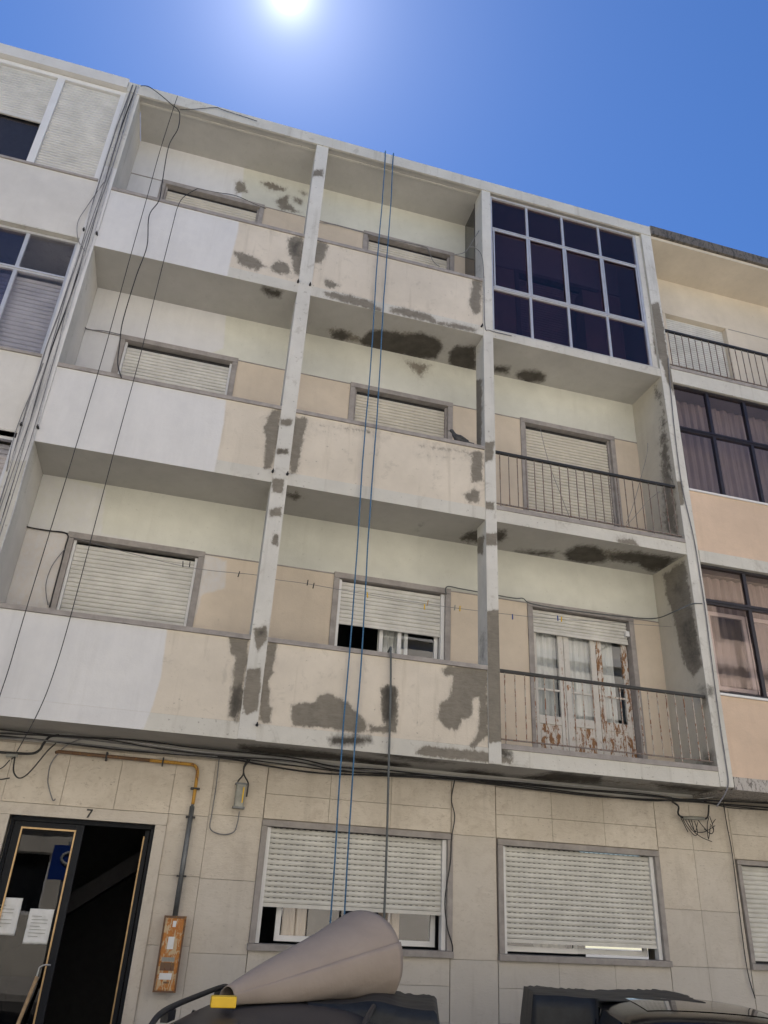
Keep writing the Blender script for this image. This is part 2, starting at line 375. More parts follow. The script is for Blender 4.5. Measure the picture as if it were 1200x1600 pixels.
def glass(name, tint=(.5, .5, .5), trans=.8, spec=.05, rough=.01, gloss=(.95, .95, 1)):
    m = bpy.data.materials.new(name); m.use_nodes = True; n = m.node_tree; n.nodes.clear()
    o = N(n, 'ShaderNodeOutputMaterial'); tr = N(n, 'ShaderNodeBsdfTransparent'); tr.inputs[0].default_value = (*[c*trans for c in tint], 1)
    gl = N(n, 'ShaderNodeBsdfGlossy'); gl.inputs['Roughness'].default_value = rough; gl.inputs['Color'].default_value = (*gloss, 1)
    fr = N(n, 'ShaderNodeFresnel'); fr.inputs[0].default_value = 1.52
    # slight waviness of sheet glass
    b = N(n, 'ShaderNodeBump'); b.inputs['Strength'].default_value = .06; b.inputs['Distance'].default_value = .01
    n.links.new(noise(n, 2.2, 2, .5, scaled_pos(n, (1, 1, 1))), b.inputs['Height']); n.links.new(b.outputs[0], gl.inputs['Normal'])
    gb = N(n, 'ShaderNodeNewGeometry')
    a = math_(n, 'MULTIPLY', math_(n, 'ADD', fr.outputs[0], spec), math_(n, 'SUBTRACT', 1.0, gb.outputs['Backfacing'])); mxs = N(n, 'ShaderNodeMixShader')
    n.links.new(a, mxs.inputs[0]); n.links.new(tr.outputs[0], mxs.inputs[1]); n.links.new(gl.outputs[0], mxs.inputs[2]); n.links.new(mxs.outputs[0], o.inputs[0])
    return m
MT = {}
MT['wall_up'] = plaster('pale_green_plaster', (.64, .64, .575), .4)
MT['wall_low'] = plaster('peach_plaster', (.66, .57, .46), .4)
MT['parapet'] = plaster('cream_plaster', (.66, .60, .515), 1.3, .34)
MT['beam'] = plaster('weathered_white_paint', (.61, .595, .55), 1.4, .48)
MT['pillar'] = plaster('chipped_white_paint', (.63, .62, .585), 1.4, .50)
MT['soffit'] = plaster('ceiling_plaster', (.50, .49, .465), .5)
MT['nleft'] = plaster('off_white_plaster', (.66, .645, .62), .4)
MT['nright_up'] = plaster('ivory_plaster', (.66, .59, .49), .4)
MT['nright'] = plaster('orange_plaster', (.67, .52, .40), .5, .10)
MT['opp'] = plaster('opposite_plaster', (.66, .62, .54), .4)
MT['stone'] = simple('grey_stone_trim', (.33, .305, .29), .8, 0, .22, 9, .3, .2)
MT['shutter'] = simple('white_shutter', (.61, .60, .565), .5, 0, .16, 4)
MT['shutter_old'] = simple('cream_shutter', (.58, .545, .47), .6, 0, .12, 4)
MT['upvc'] = simple('white_frame', (.72, .72, .72), .4, 0, .05, 5)
MT['alu'] = simple('aluminium_frame', (.56, .57, .60), .4, .35, .08, 8)
MT['brown_alu'] = simple('dark_brown_frame', (.03, .027, .034), .4, .3, .2, 8)
MT['glass'] = glass('window_glass', (.95, .96, .96), .98, .05)
MT['glass_dark'] = glass('tinted_glass', (.60, .52, .62), .8, .035, .01, (.95, .72, .66))
MT['glass_brown'] = glass('brown_glass', (.93, .88, .87), .97, .05, .01, (.75, .6, .55))
MT['glass_grey'] = glass('grey_glass', (.92, .92, .96), .95, .03, .01, (.75, .65, .6))
MT['mortar'] = simple('stone_joint', (.42, .375, .32), .9)
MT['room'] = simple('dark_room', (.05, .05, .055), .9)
MT['black'] = simple('black_rubber', (.018, .018, .02), .6, 0, .3, 20)
MT['cable'] = simple('dark_cable', (.022, .022, .024), .6, 0, .3, 20)
MT['cable_grey'] = simple('grey_cable', (.20, .20, .21), .6, 0, .3, 20)
MT['cable_lt'] = simple('white_cable', (.55, .55, .56), .6, 0, .2, 20)
MT['rope'] = simple('blue_rope', (.05, .15, .28), .8, 0, .5, 90)
MT['hose'] = simple('grey_hose', (.10, .11, .11), .6, 0, .2, 20)
MT['rail'] = simple('black_handrail', (.022, .022, .022), .45, 0, .3, 30)
MT['curtain'] = simple('white_curtain', (.62, .62, .60), .9, 0, .08, 3)
MT['curtain_beige'] = simple('beige_curtain', (.50, .40, .32), .9, 0, .08, 3)
MT['door_navy'] = simple('navy_door_metal', (.004, .007, .014), .4, 0, .2, 8, .2)
MT['brass'] = simple('gold_bead', (.40, .28, .155), .35, .9, .2, 20)
MT['curtain_brown'] = simple('grey_brown_curtain', (.34, .33, .325), .9, 0, .08, 3)
MT['paper'] = simple('paper', (.72, .73, .74), .8, 0, .1, 14)
MT['galv'] = simple('galvanised_pipe', (.16, .17, .18), .5, .5, .25, 14)
MT['yellow'] = simple('yellow_plastic', (.72, .46, .02), .5, 0, .1, 8)
MT['sign_blue'] = simple('sign_blue', (.012, .05, .27), .4, 0, .05, 5)
MT['sign_white'] = simple('sign_white', (.5, .5, .5), .5, 0, .05, 5)
MT['wood'] = simple('pale_wood', (.45, .30, .16), .7, 0, .3, 30)
MT['steel'] = simple('steel_wire', (.45, .45, .46), .35, .9, .1, 30)
MT['carblack'] = simple('black_car_paint', (.010, .010, .012), .16, .0, .1, 5, .35)
MT['cargrey'] = simple('dark_grey_car_paint', (.035, .036, .042), .42, .0, .15, 5, .2)
MT['carglass'] = simple('car_glass', (.015, .017, .02), .05, 0, .1, 5, .9)
MT['tyre'] = simple('tyre_rubber', (.02, .02, .02), .85)
MT['rim'] = simple('wheel_metal', (.4, .4, .42), .35, .8)
MT['lamp'] = simple('red_lens', (.35, .01, .01), .2)
MT['sheet'] = simple('black_plastic_sheet', (.016, .019, .022), .55, 0, .4, 12, .4, .5)
MT['pigeon'] = simple('grey_feathers', (.055, .058, .065), .7, 0, .5, 40)
MT['asphalt'] = simple('asphalt', (.055, .053, .05), .9, 0, .35, 30, .3, .4)
MT['paving'] = simple('limestone_paving', (.36, .34, .31), .85, 0, .3, 12, .3, .4)
MT['roofm'] = simple('flat_roof', (.3, .28, .25), .9)
MT['encl'] = simple('grey_plastic', (.30, .30, .27), .6, 0, .25, 14)
MT['tank'] = MT['encl']
# cladding stone: vein noise with per-slab tint
def stone_clad():
    m, n, p = nodes('limestone_cladding'); pos = scaled_pos(n, (1, 1, 1))
    a = noise(n, 1.6, 7, .62, pos, .5); v = noise(n, 14, 8, .75, scaled_pos(n, (1, 1, 1.6)), 1.2); at_ = N(n, 'ShaderNodeAttribute', attribute_name='tint')
    col = mix(n, mrange(n, a, .3, .7), (.50, .445, .37), (.66, .60, .52))
    cl = noise(n, 5, 7, .7, scaled_pos(n, (1, 1, 1.3)), 1.5)
    col = mix(n, mrange(n, cl, .50, .66, 0, .45), col, (.42, .355, .285))
    col = mix(n, mrange(n, v, .57, .68, 0, .6), col, (.34, .28, .22))
    pit = noise(n, 48, 3, .6, scaled_pos(n, (.5, .5, 1.4)))
    col = mix(n, mrange(n, pit, .66, .72, 0, .6), col, (.2, .17, .14))
    # upper slabs warmer, lower slabs greyer, by slab tint
    col = mix(n, mrange(n, at_.outputs['Fac'], 0, 1), col, (.50, .475, .44))
    col2 = mix(n, mrange(n, v, .60, .72, 0, .35), col, (.30, .27, .235))
    st = noise(n, 1.2, 5, .6, scaled_pos(n, (6, 6, .6)))
    col2 = mix(n, mrange(n, st, .55, .8, 0, .3), col2, (.26, .22, .18))
    n.links.new(col2, p.inputs['Base Color']); p.inputs['Roughness'].default_value = .7
    bump(n, p, math_(n, 'ADD', v, pit), .25, .008)
    return m
MT['clad'] = stone_clad()
def rust_mat(name, paint, rust1, rust2, thr, sc=9):
    m, n, p = nodes(name); pos = scaled_pos(n, (1, 1, 1)); ver = scaled_pos(n, (2.2, 1, .8))
    f = noise(n, sc, 9, .72, ver, .8); g = noise(n, 35, 4, .6, pos)
    r = mix(n, mrange(n, g, .35, .65), rust1, rust2)
    n.links.new(mix(n, mrange(n, f, thr, thr+.03), mix(n, mrange(n, g, .3, .7, 0, .3), paint, tuple(c*.7 for c in paint)), r), p.inputs['Base Color'])
    p.inputs['Roughness'].default_value = .75; bump(n, p, f, .4, .006)
    return m
MT['peel'] = rust_mat('peeling_white_wood', (.60, .57, .53), (.20, .095, .045), (.29, .155, .065), .51, 9)
MT['peel_lt'] = rust_mat('flaking_white_wood', (.60, .58, .545), (.24, .11, .05), (.34, .18, .08), .60, 9)
MT['baluster'] = rust_mat('flaking_baluster_paint', (.50, .46, .40), (.18, .07, .035), (.25, .12, .06), .50, 22)
MT['baluster_d'] = rust_mat('dull_baluster_paint', (.22, .19, .17), (.12, .06, .04), (.16, .09, .06), .52, 22)
MT['meter'] = rust_mat('rusty_meter_paint', (.55, .42, .26), (.42, .15, .035), (.50, .21, .05), .47, 12)
MT['coping'] = rust_mat('lichen_stained_coping', (.16, .14, .12), (.045, .042, .038), (.08, .075, .065), .5, 12)
MT['ledge'] = rust_mat('chipped_ledge', (.48, .45, .42), (.10, .09, .085), (.22, .2, .18), .52, 18)
MT['pipe_y'] = rust_mat('yellow_pipe_paint', (.50, .27, .045), (.16, .07, .035), (.22, .10, .05), .56, 9)
MT['pipe_r'] = rust_mat('brown_pipe_paint', (.17, .10, .06), (.12, .05, .03), (.30, .16, .05), .55, 9)
# wrapping sheet of the roll
m, n, p = nodes('brown_paper'); f = noise(n, 3, 5, .6, scaled_pos(n, (1, 1, 1)))
n.links.new(mix(n, mrange(n, f, .3, .7), (.30, .25, .215), (.34, .285, .245)), p.inputs['Base Color']); p.inputs['Roughness'].default_value = .85
bump(n, p, f, .5, .03); MT['kraft'] = m

# ------------------------------------------------------------------ setting
def structure(name, mb, m): return tag(mb.build(name, m), None, None, kind='structure')
structure('road', MB().box(-60, 60, -60, 40, GROUND-.3, GROUND), MT['asphalt'])
structure('pavement', MB().box(-40, 40, -.35, .70, GROUND+.004, GROUND+.12), MT['paving'])
structure('far_pavement', MB().box(-40, 40, -11.5, -8.3, GROUND+.004, GROUND+.12), MT['paving'])

# ------------------------------------------------------------------ main building
XA0, XA1, XB0, XB1, XC0, XC1, XD0, XD1 = -5.335, -5.155, -2.612, -2.435, 0.0, .142, 2.79, 2.967
SZ = {1: 3.02, 2: 5.87, 3: 8.72}; TOP = 11.80; CEIL = 11.63; YB = .75; DEEP = 6.0
B = empty('apartment_building', (-1.2, .75, GROUND), 'cream apartment block with recessed balconies, white pillars and grey cement repair patches', 'building')
# pillars
for i, (a, b, l, r, tg) in enumerate(((XA0, XA1, None, 'pilside', 'front'), (XB0, XB1, 'pilside', 'pilside', 'pil'), (XC0, XC1, 'pilside', 'pilside', 'pil'), (XD0, XD1, 'pilside', None, 'pil'))):
    o = MB().pbox(a, b, -.022, .26, 3.023, CEIL, f=tg, l=l, r=r).build('pillar', MT['pillar'], B)
# floors with fascia beams
for k, z in SZ.items():
    sl_ = MB(); sl_.pbox(XA1 if k > 1 else XA0, XD0 if k > 1 else XD1, .0, DEEP, z, z+.16, step=.03, b='soff%d' % k)
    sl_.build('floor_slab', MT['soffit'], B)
    for (a, b) in ((XA1, XB0), (XB1, XC0), (XC1, XD0)):
        zt = z+.16 if not (k == 3 and a == XC1) else z+.13
        MB().pbox(a, b, -.014, .0-.002, z-.004, zt, step=.025, f='front', b='soff%d' % k).build('edge_beam', MT['beam'], B)
    # solid parapets with stone cap
    for (a, b) in ((XA1, XB0), (XB1, XC0)):
        MB().pbox(a, b, -.004, .10, z+.163, z+.99, f='front').build('parapet', MT['parapet'], B)
        MB().box(a, b, -.022, .125, z+.992, z+1.04).build('parapet_cap', MT['stone'], B)
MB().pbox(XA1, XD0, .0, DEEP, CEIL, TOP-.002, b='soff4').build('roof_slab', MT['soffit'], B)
MB().pbox(XA0, XD1, -.035, -.002, CEIL-.03, TOP, f='roof', t='roof', b='roof').build('roof_fascia', MT['beam'], B)
MB().box(XA1, XD0, .10, .13, CEIL-.012, CEIL-.002).build('drip_moulding', MT['beam'], B)
# ends of the recesses
e = MB(); 
for k, z0, z1 in ((1, 3.18, 5.87), (2, 6.03, 8.72), (3, 8.88, CEIL)):
    e.grid((XD0-.003, -.018, z0), (0, YB+.018, 0), (0, 0, z1-z0), .025, 'dwall')
e2 = MB(); e2.box(XD0+.003, XD1-.003, .262, DEEP, 3.03, CEIL-.003); e2.build('party_wall', MT['wall_up'], B)
# visible inner skin of the right end: slightly proud of the party wall
e.f = [tuple(reversed(q)) for q in e.f]; e.build('end_wall', plaster('grey_cream_plaster', (.56, .53, .46), .6), B)
MB().box(XA0+.003, XA1-.003, .262, DEEP, 3.03, CEIL-.003).build('party_wall', MT['nleft'], B)

def shutter(parent, x0, x1, z0, z1, y, m, pitch=.048, holes=False, name='shutter'):
    b = MB(); n = max(1, int(round((z1-z0)/pitch))); p_ = (z1-z0)/n
    prof = ((0, .015), (.10, .001), (.45, -.004), (.80, .000), (.88, .015))
    vs = []
    for i in range(n):
        ja, jb, ka, kb = (random.uniform(-.0004, .0004) for _ in range(4))
        for (t, dy) in prof: vs += [(x0, y+dy+ja*(t > .1)*(t < .85), z0+(i+t)*p_+ka), (x1, y+dy+jb*(t > .1)*(t < .85), z0+(i+t)*p_+kb)]
    vs += [(x0, y+.015, z1), (x1, y+.015, z1)]
    b.add(vs, [(2*i, 2*i+1, 2*i+3, 2*i+2) for i in range(len(vs)//2-1)])
    if holes:
        for i in range(n):
            zc = z0+(i+.93)*p_; x = x0+.03
            while x < x1-.05: b.box(x, x+.028, y-.0012, y+.0015, zc-.0022, zc+.0022, 1); x += .062
    b.box(x0, x1, y-.008, y+.014, z0-.035, z0-.001)
    return b.build(name, [m, MT['black']], parent)
def surround(parent, x0, x1, z0, z1, y, w_=.07, proud=.018, depth=.11, sill=True, m=None, name='window_frame'):
    b = MB()   # outer edges given
    b.box(x0, x0+w_, y-proud, y+depth, z0, z1-w_-.002); b.box(x1-w_, x1, y-proud, y+depth, z0, z1-w_-.002)
    b.box(x0, x1, y-proud-.003, y+depth, z1-w_, z1)
    if sill: b.box(x0-.01, x1+.01, y-proud-.02, y+depth, z0-.06, z0-.002)
    return b.build(name, m or MT['stone'], parent, bevel=.003)
def sash(parent, x0, x1, z0, z1, y, m, gm, w_=.045, d=.035):
    b = MB(); b.box(x0, x1, y, y+d, z0, z0+w_); b.box(x0, x1, y, y+d, z1-w_, z1)
    b.box(x0, x0+w_, y, y+d, z0+w_+.001, z1-w_-.001); b.box(x1-w_, x1, y, y+d, z0+w_+.001, z1-w_-.001)
    s_ = b.build('sash', m, parent)
    MB().box(x0+w_-.004, x1-w_+.004, y+d*.45, y+d*.6, z0+w_-.004, z1-w_+.004).build('pane', gm, parent)
    return s_
def curtain(parent, x0, x1, z0, z1, y, m, amp=.018, per=.09):
    b = MB(); n = int((x1-x0)/.008); vs = []
    ph = random.random()*6
    for i in range(n+1):
        x = x0+(x1-x0)*i/n; dy = amp*(math.sin(6.283*x/per+ph+1.3*math.sin(x*7))+.4*math.sin(14*x/per))
        vs += [(x, y+dy*.8, z1), (x, y+dy*1.2, z0)]
    b.add(vs, [(2*i, 2*i+2, 2*i+3, 2*i+1) for i in range(n)], 0, True)
    return b.build('curtain', m, parent)

# back walls and their openings
WIN = {  # floor -> list of (x0,x1) outer frame edges
    'A': (-4.72, -3.205), 'B': (-1.66, -.165), 'C': (.875, 2.40)}
HEAD = {1: 5.21, 2: 8.04, 3: 10.945}
for k, z in SZ.items():
    z0 = z+.16; z1 = SZ.get(k+1, CEIL); hd = HEAD[k]
    holes = [(WIN[q][0]+.03, WIN[q][1]-.03, z0+.02, hd-.03) for q in 'ABC']
    MB().wall(XA1, XD0, z0, z1, YB, holes, .03, 'wall%d' % k, .2, hd-.02).build('recess_wall', [MT['wall_up'], MT['wall_low']], B)
    segs = [(XA1, WIN['A'][0]), (WIN['A'][1], WIN['B'][0]), (WIN['B'][1], WIN['C'][0]), (WIN['C'][1], XD0)]
    mo = MB()
    for a, b in segs: MB().box(a+.002, b-.002, YB-.007, YB+.002, hd-.03, hd-.016).build('wall_moulding', MT['stone'], B)
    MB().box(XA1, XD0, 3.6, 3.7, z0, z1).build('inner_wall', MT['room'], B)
    for q in 'ABC':
        x0, x1 = WIN[q]
        W_ = surround(B, x0, x1, z0+.02, hd, YB, name='balcony_window' if q != 'C' else 'balcony_door', sill=False)
        xi0, xi1 = x0+.072, x1-.072; zt = hd-.075
        if k == 1 and q == 'B':
            gr = [MB().box(*q).build('shutter_guide', MT['upvc'], W_) for q in ((xi0, xi0+.035, YB+.02, YB+.09, z0+.02, zt), (xi1-.045, xi1, YB+.02, YB+.09, z0+.02, zt))]
            shutter(W_, xi0+.036, xi1-.046, 4.62, zt-.01, YB+.05, MT['shutter'], .052)
            sash(W_, -1.02, -.66, z0+.05, zt-.05, YB+.14, MT['upvc'], MT['glass']); sash(W_, -.80, -.29, z0+.05, zt-.05, YB+.10, MT['upvc'], MT['glass'])
            curtain(W_, -1.02, -.70, z0+.1, zt-.1, YB+.22, MT['curtain'])
        elif k == 1 and q == 'C':
            shutter(W_, xi0+.01, xi1-.01, 4.86, zt-.005, YB+.045, MT['shutter'], .047)
            MB().box(xi1-.05, xi1+.01, YB+.0, YB+.05, 4.93, 5.0).build('strap_guide', MT['upvc'], W_)
            # three glazed leaves with flaking paint
            ya = YB+.09; xs = (xi0+.004, 1.405, 1.865, xi1-.004); zb = z0+.03
            for j in range(3):
                a, b = xs[j]+.003, xs[j+1]-.003; f_ = MB(); st = .075 if j < 2 else .08
                f_.box(a, a+st, ya, ya+.045, zb, 4.93); f_.box(b-st, b, ya, ya+.045, zb, 4.93)
                f_.box(a+st+.001, b-st-.001, ya+.002, ya+.043, zb, zb+.10); f_.box(a+st+.001, b-st-.001, ya+.002, ya+.043, 3.70, 3.80)
                f_.box(a+st+.001, b-st-.001, ya+.008, ya+.035, 4.11, 4.135); f_.box(a+st+.001, b-st-.001, ya+.002, ya+.043, 4.88, 4.93)
                lf = f_.build('door_leaf', MT['peel'] if j == 2 else MT['peel_lt'], W_, bevel=.004)
                MB().box(a+st, b-st, ya+.014, ya+.03, zb+.101, 3.699).build('door_panel', MT['peel'], W_)
                MB().box(a+st+.02, b-st-.02, ya+.006, ya+.0135, zb+.13, 3.66).build('raised_field', MT['peel'], W_, bevel=.005)
                MB().box(a+st+.001, b-st-.001, ya+.018, ya+.024, 3.801, 4.879).build('pane', MT['glass'], W_)
                curtain(W_, a+.05, b-(.05 if j < 2 else .16), 3.74, 4.95, ya+.10, MT['curtain'], .016, .10)
        else:
            old = (q == 'C' or k == 3 or (k == 2 and q == 'B'))
            g = [MB().box(*q).build('shutter_guide', MT['upvc'] if not old else MT['stone'], W_) for q in ((xi0, xi0+.028, YB+.03, YB+.09, z0+.02, zt), (xi1-.028, xi1, YB+.03, YB+.09, z0+.02, zt))]
            shutter(W_, xi0+.03, xi1-.03, z0+.06, zt-(.045 if k > 1 else .03), YB+.06, MT['shutter_old'] if old else MT['shutter'], .05)
            if k > 1: MB().box(xi0, xi1, YB+.075, YB+.12, zt-.044, zt).build('shutter_head_shade', MT['black'], W_)  # black strip stands in for the shadow at the shutter head

# railings of the right bay
def railing(parent, x0, x1, y, zb, zt, mb_, mh, n=22):
    r_ = MB(); r_.box(x0, x1, y-.02, y+.022, zt-.022, zt+.012); R = r_.build('railing', mh, parent, bevel=.004)
    MB().box(x0, x1, y-.008, y+.008, zb, zb+.014).build('bottom_rail', MT['baluster_d'], R)
    for i in range(n):
        x = x0+(x1-x0)*(i+.6)/n; j = random.uniform(-.004, .004)
        MB().box(x-.0048+j, x+.0048+j, y-.005, y+.005, zb+.015 if i % 9 else zb-.06, zt-.023).build('baluster', mb_, R)
    return R
for k, mb_ in ((1, MT['baluster']), (2, MT['baluster_d'])):
    z = SZ[k]
    MB().box(XC1, XD0, -.024, .12, z+.162, z+.215).build('balcony_threshold', MT['stone'], B)
    railing(B, XC1+.01, XD0-.01, .03, z+.265, z+1.02, mb_, MT['rail'])

# glazed-in top right balcony
def lerp(a, b, t): return a+(b-a)*t
def glazing(parent, x0, x1, z0, z1, xs, zs, y, mf, mg, bar=.026, d=.05, name='glazed_screen', frame=.04, opening=()):
    b = MB(); b.box(x0, x1, y-.004, y+d+.004, z0, z0+frame); b.box(x0, x1, y-.004, y+d+.004, z1-frame, z1)
    b.box(x0, x0+frame, y-.004, y+d+.004, z0+frame+.001, z1-frame-.001); b.box(x1-frame, x1, y-.004, y+d+.004, z0+frame+.001, z1-frame-.001)
    Z = [z0+frame]+list(zs)+[z1-frame]
    for z in zs:
        b.box(x0+frame+.001, x1-frame-.001, y+.001, y+d-.001, z-bar, z+bar)
        b.box(x0+frame+.001, x1-frame-.001, y-.012, y, z-.006, z+.006)
    X = [x0+frame]+list(xs)+[x1-frame]
    for x in xs:
        for j in range(len(Z)-1):
            za = Z[j]+(bar if j else 0)+.001; zb_ = Z[j+1]-(bar if j < len(Z)-2 else 0)-.001
            b.box(x-bar*.72, x+bar*.72, y+.003, y+d-.003, za, zb_)
    R = b.build(name, mf, parent)
    for j in range(len(Z)-1):
        for i in range(len(X)-1):
            if (i, j) in opening: continue
            MB().box(X[i]-.001, X[i+1]+.001, y+.022+random.uniform(0, .004), y+.030+random.uniform(0, .003), Z[j]-.001, Z[j+1]+.001).build('pane', mg, R)
            if j == 1 and len(Z) == 4:   # sliding sash edge
                s_ = MB(); a, c, e_, f_ = X[i]+.012, X[i+1]-.012, Z[1]+bar, Z[2]-bar
                s_.box(a, c, y-.008, y+.002, e_, e_+.02); s_.box(a, c, y-.008, y+.002, f_-.02, f_); s_.box(a, a+.02, y-.008, y+.002, e_+.021, f_-.021); s_.box(c-.02, c, y-.008, y+.002, e_+.021, f_-.021)
                s_.build('sash', mf, R)
    return R
G = glazing(B, XC1+.004, 2.70, 8.87, 11.58, (.775, 1.385, 2.03), (9.69, 10.89), .03, MT['alu'], MT['glass_dark'])
MB().pbox(2.701, XD0, .02, .10, 8.87, 11.58, f='pil').build('side_post', MT['pillar'], B)
MB().box(XC1+.004, XD0, .02, .16, 8.852, 8.868).build('screen_sill', MT['beam'], B)
MB().box(.02, .06, .27, .745, 9.0, CEIL-.01).build('return_pane', MT['carglass'], B)
MB().box(.0, .075, .265, .30, 8.9, CEIL-.01).build('return_frame', MT['brown_alu'], B)
cb = MB(); cb.box(1.9, 2.55, .45, .70, 8.9, 10.55); cb.build('cupboard', MT['curtain_beige'], B)

# ---- ground floor wall
YG = .73
def slabs(parent, name, rects, y, t=.028, gap=.0016):
    b = MB(); tint = []
    for x0, x1, z0, z1 in rects:
        dy = random.uniform(0, .002)
        b.box(x0+gap, x1-gap, y-dy, y+t, z0+gap, z1-gap)
        tv = min(.8, max(0, (2.4-(z0+z1)/2)/1.9+random.uniform(-.12, .12))); tint += [tv]*8
    o = b.build(name, MT['clad'], parent, bevel=.0015)
    a = o.data.attributes.new('tint', 'FLOAT', 'POINT'); a.data.foreach_set('value', np.array(tint, dtype=np.float32))
    return o
def cells(x, z): return [(a, b, c, d) for a, b in zip(x, x[1:]) for c, d in zip(z, z[1:])]
ZL = GROUND+.124
hol = [(-4.579, -3.236, ZL-.1, 2.25), (-2.15, -.135, 1.22, 2.36), (.41, 2.39, 1.22, 2.36)]
MB().wall(-5.25, 2.965, ZL-.1, 3.018, YG+.03, hol, 9, None, .35).build('ground_wall', MT['mortar'], B)
R_ = []
R_ += cells([-5.25, -4.69], [ZL, .6, 1.22, 1.8, 2.33, 2.9])
R_ += cells([-4.69, -4.16, -3.66, -3.13], [2.36, 2.9])
R_ += cells([-3.13, -2.735], [ZL, .6, 1.222, 1.81, 2.36, 2.9])
R_ += cells([-2.735, -2.19], [ZL, .5, 1.17, 1.80, 2.385, 2.9])
R_ += cells([-2.185, -1.505, -.83, -.14], [2.385, 2.625, 2.92]) + cells([-2.185, -1.505, -.83, -.14], [ZL, .33, .66, .965, 1.215])
R_ += cells([-.135, .385], [ZL, .5, 1.2, 2.37, 2.92])
R_ += cells([.39, 1.073, 1.73, 2.405], [2.37, 2.612, 2.90]) + cells([.39, 1.073, 1.73, 2.405], [ZL, .33, .66, .962, 1.21])
R_ += cells([2.41, 2.88, 3.425], [ZL, .5, 1.215, 1.77, 2.40, 2.98])
slabs(B, 'stone_cladding', R_, YG)
MB().box(-5.25, 2.965, YG+.004, YG+.031, 2.925, 3.017).build('top_band', MT['soffit'], B)
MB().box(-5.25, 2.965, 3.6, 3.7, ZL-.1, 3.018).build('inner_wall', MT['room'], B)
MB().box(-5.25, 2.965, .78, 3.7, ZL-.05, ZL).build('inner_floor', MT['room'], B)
# windows of the ground floor
def ground_window(x0, x1, z0, z1, zsh, sags, parent, sashes, gm, gmat):
    Wn = surround(parent, x0, x1, z0, z1, YG, .06, .022, .12, True, MT['stone'])
    a, b = x0+.062, x1-.062
    [MB().box(*q).build('shutter_guide', gmat, Wn) for q in ((a, a+.04, YG+.02, YG+.10, z0+.002, z1-.065), (b-.045, b, YG+.02, YG+.10, z0+.002, z1-.065))]
    shutter(Wn, a+.042, b-.047, zsh+.035, z1-.066, YG+.05, MT['shutter'], .0505, True)
    for (p0, p1, dy) in sashes: sash(Wn, p0, p1, z0+.02, z1-.1, YG+.13+dy, MT['upvc'], gm, .05)
    return Wn
W1 = ground_window(-2.19, -.12, 1.27, 2.375, 1.585, 0, B, ((-1.93, -1.06, 0), (-1.12, -.245, .04)), MT['glass'], MT['upvc'])
W2 = ground_window(.40, 2.40, 1.265, 2.36, 1.37, 0, B, ((.47, 1.37, 0), (1.34, 2.25, .04)), MT['glass'], MT['upvc'])
lab(W1, 'window with its shutter raised a hand above the sill'); lab(W2, 'window with its shutter almost fully lowered')
for (a, b) in ((-1.85, -1.60), (-.85, -.62)): curtain(W1, a, b, 1.3, 2.2, YG+.24, MT['curtain_beige'], .01, .12)
curtain(W2, .9, 1.3, 1.3, 2.2, YG+.24, MT['curtain'], .01, .12)
# doorway
fr = MB(); fr.box(-4.69, -3.13, YG-.022, YG+.10, 2.25, 2.356)
fr.box(-4.69, -4.579, YG-.020, YG+.10, ZL, 2.248); fr.box(-3.236, -3.13, YG-.020, YG+.10, ZL, 2.248)
DR = fr.build('door_surround', MT['clad'], B, bevel=.003)
a = DR.data.attributes.new('tint', 'FLOAT', 'POINT'); a.data.foreach_set('value', np.full(len(DR.data.vertices), .25, dtype=np.float32))
yd = YG+.12
DF = MB().box(-4.578, -4.545, yd, yd+.06, ZL, 2.21).box(-3.27, -3.237, yd, yd+.06, ZL, 2.21).box(-4.578, -3.237, yd, yd+.06, 2.211, 2.249).build('door_frame', MT['door_navy'], B)
lf = MB(); x0, x1 = -4.54, -3.90
lf.box(x0, x0+.075, yd+.005, yd+.045, ZL, 2.205); lf.box(x1-.075, x1, yd+.005, yd+.045, ZL, 2.205)
lf.box(x0+.076, x1-.076, yd+.005, yd+.045, 2.15, 2.205); lf.box(x0+.076, x1-.076, yd+.005, yd+.045, ZL, ZL+.3)
DL = lf.build('door_leaf', MT['door_navy'], DF)
zt_, zb_ = 2.15, ZL+.3
bd = MB(); q0, q1 = x0+.075, x1-.075
bd.box(q0-.006, q0+.008, yd-.008, yd+.012, zb_, zt_).box(q1-.008, q1+.006, yd-.008, yd+.012, zb_, zt_).box(q0-.006, q1+.006, yd-.009, yd+.012, zt_-.008, zt_+.007).box(q0-.006, q1+.006, yd-.009, yd+.012, zb_-.007, zb_+.008)
bd.build('gold_bead', MT['brass'], DF)
MT['glass_door'] = glass('door_glass', (.5, .5, .5), .5, .015, .0, (.6, .6, .62))
MB().box(q0, q1, yd+.02, yd+.026, zb_, zt_).build('pane', MT['glass_door'], DF)
# right leaf stands open, folded inward
ol = MB(); xo = -3.30
ol.box(xo-.02, xo+.02, yd+.06, yd+.66, ZL, ZL+.3).box(xo-.02, xo+.02, yd+.06, yd+.66, 2.13, 2.2).box(xo-.02, xo+.02, yd+.06, yd+.13, ZL+.301, 2.129).box(xo-.02, xo+.02, yd+.59, yd+.66, ZL+.301, 2.129)
OLf = lab(ol.build('door_leaf', MT['door_navy'], DF), 'door leaf swung open into the hall')
MB().box(xo-.034, xo-.012, yd+.118, yd+.14, ZL+.3, 2.13).box(xo-.034, xo-.012, yd+.58, yd+.60, ZL+.3, 2.13).box(xo-.034, xo-.012, yd+.118, yd+.60, 2.131, 2.15).build('gold_bead', MT['brass'], DF)
MB().box(xo-.003, xo+.003, yd+.13, yd+.59, ZL+.3, 2.13).build('pane', MT['glass_door'], DF)
